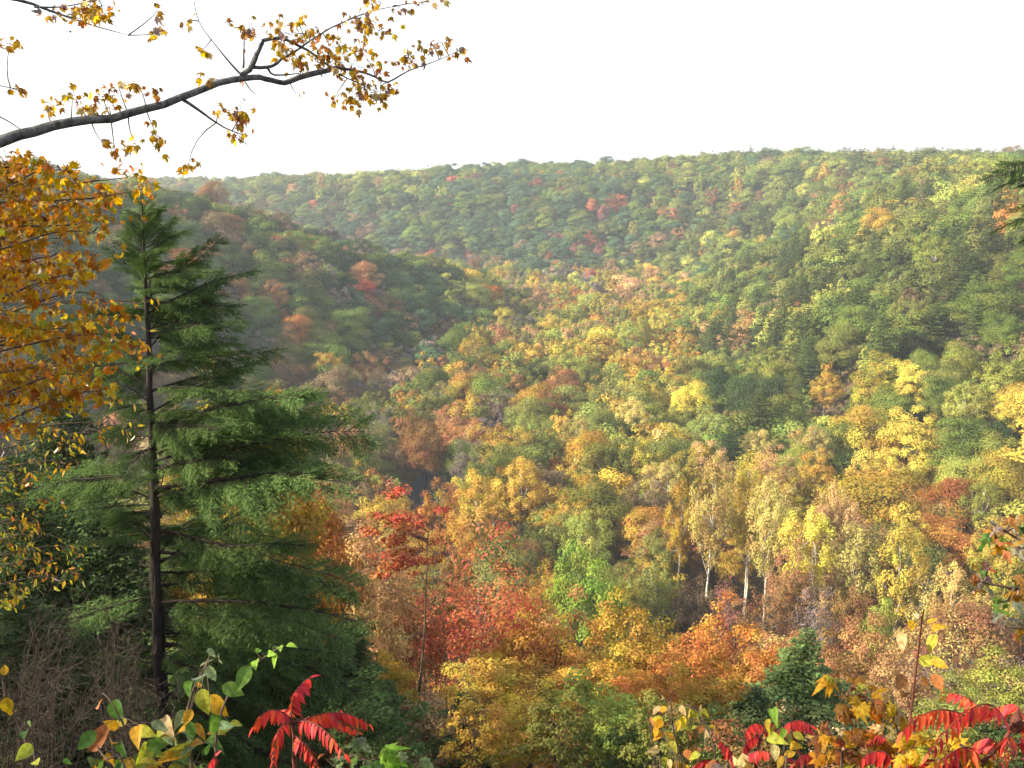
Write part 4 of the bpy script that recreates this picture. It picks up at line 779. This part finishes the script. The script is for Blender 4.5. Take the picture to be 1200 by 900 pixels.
LA = [(247,764,10,'pale'),(257,772,16,'pale'),(241,777,15,'pale'),(247,788,16,'pale'),(231,796,14,'green'),(220,807,19,'green'),(233,803,11,'gold'),(238,819,22,'yg'),(252,825,24,'gold'),(212,840,17,'pale'),(193,847,20,'straw'),(193,855,24,'yg'),(217,853,22,'gold'),(232,855,20,'amber'),(252,848,22,'green'),(250,858,18,'gold'),(205,867,19,'yg'),(225,870,20,'pale'),(247,868,22,'green'),(183,872,22,'green'),(160,858,22,'gold'),(140,848,20,'yg'),(135,830,22,'green'),(116,825,16,'orange'),(112,868,26,'rust'),(133,868,20,'gold'),(172,880,24,'yg'),(213,880,26,'yg'),(163,895,30,'green'),(193,890,28,'gold'),(140,890,17,'green'),(130,890,20,'gold'),(148,898,24,'amber'),(110,892,22,'green'),(120,900,24,'green'),(215,890,24,'green'),(225,900,22,'yg'),(180,902,24,'gold'),(205,905,24,'yg')]
LA += [(a + 9 * math.sin(k * 2.3), b + 5 + 7 * math.cos(k * 1.7), s_ * .8, ['deep', 'green', 'yg', 'gold', 'pale', 'amber'][k % 6]) for k, (a, b, s_, c_) in enumerate(LA) if b > 838]
shrub('leafy_shrub', 'shrub with oval green and yellow leaves at the bottom left before the hemlock', 3.6, [[(225, 905), (218, 850), (225, 812), (238, 785), (247, 766)], [(190, 905), (160, 880), (145, 850), (130, 822), (120, 812)], [(150, 910), (125, 890), (112, 872)]], LA, 'ovate', 51, big=1.4)
shrub('leafy_sprig', 'arching sprig with large green leaves left of the red sumac', 3.5, [[(252, 900), (265, 820), (295, 782), (328, 758)]], [(286,792,34,'green'),(271,808,30,'green'),(327,758,16,'lime'),(316,766,16,'lime'),(303,762,14,'lime'),(322,771,14,'lime'),(299,776,18,'lime'),(276,848,16,'yg'),(340,756,14,'lime'),(262,850,18,'pale')], 'ovate', 52, dirw=(.3, 0, 0))
shrub('leafy_sprig', 'small sprig with yellowing leaves in the bottom left corner', 3.4, [[(45, 910), (30, 870), (12, 825), (0, 790)]], [(5,786,16,'gold'),(8,826,22,'gold'),(28,858,20,'deep'),(30,880,28,'yg'),(42,893,20,'yg'),(15,835,18,'amber'),(78,892,12,'green'),(34,848,14,'pale')], 'ovate', 53)
shrub('lobed_plant', 'plant with big lobed green and silvery leaves right of the red sumac', 3.6, [[(440, 915), (445, 890), (455, 878)], [(480, 915), (478, 895)], [(410, 915), (415, 885)]], [(455,882,34,'lime'),(448,893,28,'green'),(418,870,20,'pale'),(430,876,16,'pale'),(424,866,14,'silver'),(398,888,16,'pale'),(472,886,16,'pale'),(500,894,20,'pale'),(485,898,18,'green'),(412,892,20,'green'),(440,900,24,'deep'),(395,898,16,'pale'),(375,885,10,'rust'),(462,892,20,'lime'),(470,900,24,'green'),(425,898,22,'deep')], 'maple', 54)
shrub('vine_shrub', 'tangle of yellow and orange lobed leaves left of the tall bare stem', 3.7, [[(1000, 910), (1010, 870), (1000, 830), (975, 795)], [(1030, 910), (1035, 850), (1020, 820)], [(985, 910), (985, 880), (970, 850)], [(1050, 910), (1052, 860), (1045, 810)]],
      blob(61, [(1010, 800, 12, 8, 5), (975, 795, 8, 5, 3), (1008, 825, 16, 8, 8), (985, 835, 14, 7, 6), (1030, 825, 16, 8, 7), (1045, 838, 14, 7, 6), (1030, 860, 18, 10, 8), (1000, 868, 18, 10, 9), (985, 885, 18, 8, 9), (1010, 890, 18, 8, 9), (1040, 880, 14, 8, 6), (965, 870, 8, 6, 4), (965, 850, 8, 8, 3)], ['gold', 'yellow', 'gold', 'orange', 'straw', 'yg', 'amber', 'rust', 'bronze', 'brown'], 13, 25), 'maple', 55)
shrub('vine_shrub', 'low yellow leaved shrub under the red sumac fronds at right', 3.3, [[(1100, 910), (1095, 885), (1080, 870)], [(1125, 910), (1120, 870)]], blob(62, [(1075, 880, 16, 10, 7), (1100, 885, 16, 10, 6), (1120, 872, 12, 8, 5), (1085, 862, 12, 7, 4), (1060, 893, 10, 5, 4), (1145, 893, 14, 5, 4)], ['yellow', 'gold', 'yg', 'amber'], 13, 23), 'maple', 56)
shrub('yellow_shrub', 'straggly thin-stemmed shrub with yellow leaves at the bottom, left of small sumacs', 4.3, [[(795, 915), (782, 870), (765, 835)], [(800, 915), (790, 860), (786, 820)], [(835, 915), (835, 870), (818, 835), (802, 825)], [(775, 915), (768, 885), (760, 850)]], blob(63, [(812, 832, 12, 7, 7), (775, 825, 12, 10, 4), (768, 850, 12, 8, 5), (790, 848, 10, 8, 4), (815, 855, 12, 6, 4), (815, 885, 12, 5, 4), (775, 870, 10, 8, 4), (775, 897, 20, 5, 5), (800, 897, 10, 5, 3), (835, 850, 8, 10, 3)], ['yellow', 'gold', 'straw', 'yg', 'rust', 'mauve'], 10, 17), 'ovate', 57)
shrub('yellow_sprig', 'upright sprig with pairs of pale yellow-green leaves among small sumacs', 3.9, [[(920, 915), (919, 880), (918, 850), (908, 838)]], [(906,834,20,'lime'),(910,848,18,'yg'),(925,866,18,'yg'),(905,864,22,'yg'),(930,874,18,'gold'),(908,880,20,'straw'),(925,884,18,'yellow'),(915,892,18,'gold'),(928,896,18,'yellow'),(910,905,20,'yellow'),(900,848,16,'yellow'),(918,858,14,'lime'),(935,862,14,'yg')], 'ovate', 58)
shrub('tall_plant', 'tall thin dark stem with few yellow leaves rising at lower right', 3.4, [[(1062, 910), (1066, 850), (1073, 790), (1080, 730), (1083, 714)]], [(1100,735,24,'yellow'),(1092,728,16,'gold'),(1068,733,22,'gold'),(1093,752,26,'yg'),(1057,750,22,'straw'),(1086,774,24,'yg'),(1100,777,20,'gold'),(1098,798,22,'rust'),(1084,800,22,'orange'),(1078,722,16,'straw'),(1056,798,24,'brown'),(1060,812,20,'brown'),(1105,815,18,'amber')], 'ovate', 59, smat=M_REDTWIG, dirw=(.3, 0, -.1), cat='plant')
shrub('dry_leaf_plant', 'big pale curled dry leaves at the bottom among small sumacs', 3.9, [[(850, 915), (855, 900)], [(875, 915), (872, 902)]], [(845,897,22,'mauve'),(868,899,24,'straw'),(880,902,20,'amber'),(832,900,18,'rust')], 'grape', 60, cat='plant')
# oak sapling at the right edge
limbs = [[(1330, 760, 4.6, .02), (1240, 715, 4.5, .012), (1190, 690, 4.5, .008), (1140, 682, 4.5, .003)], [(1330, 740, 4.6, .02), (1240, 660, 4.6, .01), (1190, 630, 4.6, .006), (1160, 612, 4.6, .003)], [(1330, 780, 4.6, .02), (1230, 740, 4.5, .01), (1180, 735, 4.5, .004)]]
cl = [(1185, 605, 14, 8, 4.6, .1, 6), (1165, 625, 12, 8, 4.6, .1, 5), (1190, 640, 14, 10, 4.6, .1, 7), (1155, 665, 18, 8, 4.5, .1, 8), (1185, 680, 16, 12, 4.5, .1, 9), (1150, 690, 14, 8, 4.5, .1, 5), (1180, 705, 14, 10, 4.5, .1, 7), (1190, 730, 12, 10, 4.5, .1, 6), (1200, 620, 8, 20, 4.5, .1, 6), (1200, 660, 8, 20, 4.5, .1, 6)]
leafy_tree('oak_sapling', 'oak sapling at the right edge with silvery and brown lobed leaves', [(1330, 950, 4.6, .04), (1332, 850, 4.6, .035), (1335, 700, 4.6, .03), (1340, 540, 4.6, .01)], limbs, cl, 'oak', ['silver', 'bronze', 'deep', 'mauve', 'rust', 'green', 'amber'], 300, 24, .10, M_TWIG, (.2, .2, .1))

# --- sumacs: stem > fronds > leaflets
def sumac(label, Y, stems, fronds, seed, lsize, cols, cone=None):
    rr = np.random.default_rng(seed); c = np.mean([P(*s_[0], Y) for s_ in stems], axis=0); root = np.array((c[0], Y, gz(c[0], Y))); e = empty('sumac', root); tag(e, label, 'sumac', 'red sumacs at the overlook edge')
    for s_ in stems:
        p = np.array([P(a, b, Y) for a, b in s_]); b0 = root + np.array([rr.normal(0, .05), 0, -.1]); p = smooth_path(np.vstack([[b0], [b0 * .5 + p[0] * .5], p])); w = MB(); w.tube(p - root, np.linspace(.014, .006, len(p)), 7); link(bpy.data.objects.new('stem', w.build('sumac_stem', M_REDTWIG)), e)
    for (bx, by, mx_, my, tx, ty, n, dY) in fronds:
        b0, m_, t_ = P(bx, by, Y), P(mx_, my, Y + dY * .5), P(tx, ty, Y + dY); B = bez(b0, 2 * m_ - (b0 + t_) / 2, t_, 24); w = MB(); w.tube(B - root, np.linspace(.0035, .0012, 24), 4); fr = link(bpy.data.objects.new('frond', w.build('sumac_rachis', M_REDTWIG)), e)
        Tn = unit(np.gradient(B, axis=0)); k = 0
        for f in np.linspace(.14, 1, n):
            p = np.array([np.interp(f, np.linspace(0, 1, 24), B[:, j]) for j in range(3)]); tn = np.array([np.interp(f, np.linspace(0, 1, 24), Tn[:, j]) for j in range(3)]); sdv = unit(np.cross(tn, [0, 0, 1.]) + 1e-4); sz = lsize * (.55 + .55 * math.sin(min(f * 1.1 + .25, 1.25) * 2.2)) 
            cname = cols[rr.integers(len(cols))]
            for sg in ((-1, 1) if f < .995 else (0,)):
                d = unit(sdv * sg * rr.uniform(.45, .75) + np.array([0, 0, -.8]) + tn * rr.uniform(.25, .5) + rr.normal(0, .08, 3)) if sg else tn; nr = unit(sdv * (sg if sg else .2) * .8 + np.array([0, 0, .5]) + rr.normal(0, .15, 3))
                leaf('leaflet', LV['leaflet'][rr.integers(2)], fr, root, orient(p, d, nr, sz * rr.uniform(.85, 1.12), rr.uniform(.9, 1.25)), lc(cname, rr))
    if cone:
        a, b = P(*cone[0], Y), P(*cone[1], Y); w = MB(); t = np.linspace(0, 1, 14); pts = a + (b - a) * t[:, None]; r = .024 * np.sin(np.clip(t * .93 + .07, 0, 1) * math.pi) ** .6 * (1 + .22 * np.sin(np.arange(14) * 2.4)) * (1.1 - .5 * t); w.tube(pts - root, r, 9); o = link(bpy.data.objects.new('fruit_cone', w.build('sumac_fruit', M_REDTWIG)), e)
    return e
sumac('scarlet sumac with drooping fronds at bottom, before the hemlock', 3.6, [[(346, 915), (345, 870), (342, 842)]], [(342, 842, 346, 812, 364, 794, 13, .05), (342, 844, 318, 832, 297, 852, 12, -.1), (341, 846, 326, 858, 320, 900, 12, -.25), (345, 848, 372, 850, 404, 884, 13, -.25), (346, 849, 392, 835, 432, 849, 14, .1), (346, 847, 372, 838, 399, 834, 11, .35), (345, 862, 358, 874, 372, 898, 9, -.1), (343, 843, 335, 832, 322, 838, 8, .3), (345, 846, 380, 842, 420, 858, 12, .3)], 71, .058, ['red', 'scarlet', 'red', 'crimson'])
sumac('single red sumac frond tip left of the scarlet sumac, bottom edge', 3.5, [[(244, 925), (243, 912)]], [(243, 912, 246, 896, 252, 886, 10, 0)], 72, .05, ['crimson', 'red'])
sumac('largest sumac with sunlit orange-red fronds and a dark fruit cone, bottom right corner', 3.2, [[(1140, 925), (1150, 896), (1172, 872), (1188, 852)], [(1200, 925), (1196, 890)]],
      [(1142, 846, 1098, 832, 1058, 858, 15, -.1), (1182, 856, 1148, 826, 1088, 884, 18, -.25), (1186, 853, 1190, 826, 1150, 838, 10, .2), (1155, 848, 1140, 822, 1110, 812, 11, .3), (1188, 872, 1182, 866, 1174, 905, 10, -.2), (1150, 892, 1128, 876, 1095, 902, 11, -.1), (1170, 875, 1150, 868, 1128, 905, 12, .1), (1192, 880, 1205, 862, 1225, 880, 10, 0), (1172, 872, 1160, 880, 1150, 910, 9, .2), (1190, 860, 1210, 840, 1230, 850, 9, 0)], 73, .064, ['scarlet', 'red', 'scarlet', 'crimson'], ((1190, 858), (1193, 832)))
sumac('cluster of small dark red sumac fronds at bottom, below the conical evergreen', 4.2, [[(885, 925), (888, 880), (892, 862)], [(940, 925), (935, 880), (925, 866)], [(860, 925), (862, 895)]],
      [(872, 866, 880, 850, 893, 850, 9, 0), (893, 862, 900, 850, 909, 848, 9, .1), (910, 860, 930, 845, 950, 850, 12, -.1), (922, 864, 940, 850, 958, 862, 10, .2), (865, 893, 854, 878, 843, 868, 10, 0), (866, 898, 882, 882, 902, 882, 11, -.1), (968, 888, 950, 882, 930, 896, 11, -.1), (852, 903, 832, 890, 814, 898, 10, 0), (892, 862, 880, 866, 872, 880, 8, 0), (975, 868, 990, 866, 1000, 880, 9, 0), (905, 890, 915, 884, 930, 892, 8, .2)], 74, .055, ['crimson', 'red', 'crimson'])
sumac('dark crimson sumac fronds below the tall bare stem', 3.5, [[(1045, 925), (1048, 890)], [(1110, 925), (1105, 900)]], [(1048, 892, 1030, 880, 1008, 892, 10, 0), (1048, 890, 1060, 872, 1080, 868, 10, .2), (1046, 895, 1060, 890, 1075, 905, 9, -.1), (1104, 902, 1090, 890, 1070, 898, 9, 0), (1106, 900, 1125, 890, 1140, 902, 9, 0), (1040, 870, 1030, 862, 1018, 872, 8, .2)], 75, .058, ['crimson', 'crimson', 'red'])

# --- bare brown brush in the lower left
def brush(label, px_, py_, Y, seed, n, h, lean):
    rr = np.random.default_rng(seed); p = P(px_, py_, Y); root = np.array((p[0], Y, gz(p[0], Y))); e = empty('bare_bush', root); tag(e, label, 'bush', 'bare bushes in the lower left')
    H = max(p[2] - root[2], 1.5)
    for s_ in range(6):
        w = MB()
        for k in range(n // 6):
            a = rr.uniform(0, 6.28); sp2 = rr.uniform(.1, .75); hh = H * rr.uniform(.55, 1.05); tip = np.array([math.cos(a) * sp2 * h + lean * hh, math.sin(a) * sp2 * h, hh]); B = bez(np.array([math.cos(a) * .15, math.sin(a) * .15, -.1]), np.array([math.cos(a) * sp2 * .4, math.sin(a) * sp2 * .4, hh * .7]), tip, 7) + rr.normal(0, .02, (7, 3)); w.tube(B, np.linspace(.010, .002, 7), 3)
            for q in range(9):
                f = rr.uniform(.35, .98); b0 = np.array([np.interp(f, np.linspace(0, 1, 7), B[:, j]) for j in range(3)]); d = unit(rr.normal(0, 1, 3) * [1, 1, .5] + [lean, 0, .55]); l_ = rr.uniform(.15, .5); e1 = b0 + d * l_; w.tube([b0, (b0 + e1) / 2 + rr.normal(0, .015, 3), e1], [.005, .0035, .0018], 3)
                for _ in range(2): d2 = unit(d + rr.normal(0, .55, 3)); b1 = b0 + d * l_ * rr.uniform(.3, .9); w.tube([b1, b1 + d2 * l_ * .5], [.0028, .0014], 3)
        link(bpy.data.objects.new('stem', w.build('brush_stem', M_BRUSH)), e)
    return e
M_BRUSH = bark('dry_brush', (.022, .017, .013), (.075, .058, .044), 12, 1, 0)
brush('brown leafless bush nearest the bottom left corner', 40, 765, 11, 81, 36, 1.3, .1)
brush('tall wispy leafless bush left of the hemlock trunk', 122, 715, 15, 82, 36, 1.2, .12)
brush('leafless grey-brown bush at the left edge beneath the sapling', -10, 710, 12.5, 83, 30, 1.4, .2)
brush('low leafless bush at the foot of the hemlock trunk', 150, 800, 13.5, 84, 24, 1.2, 0)
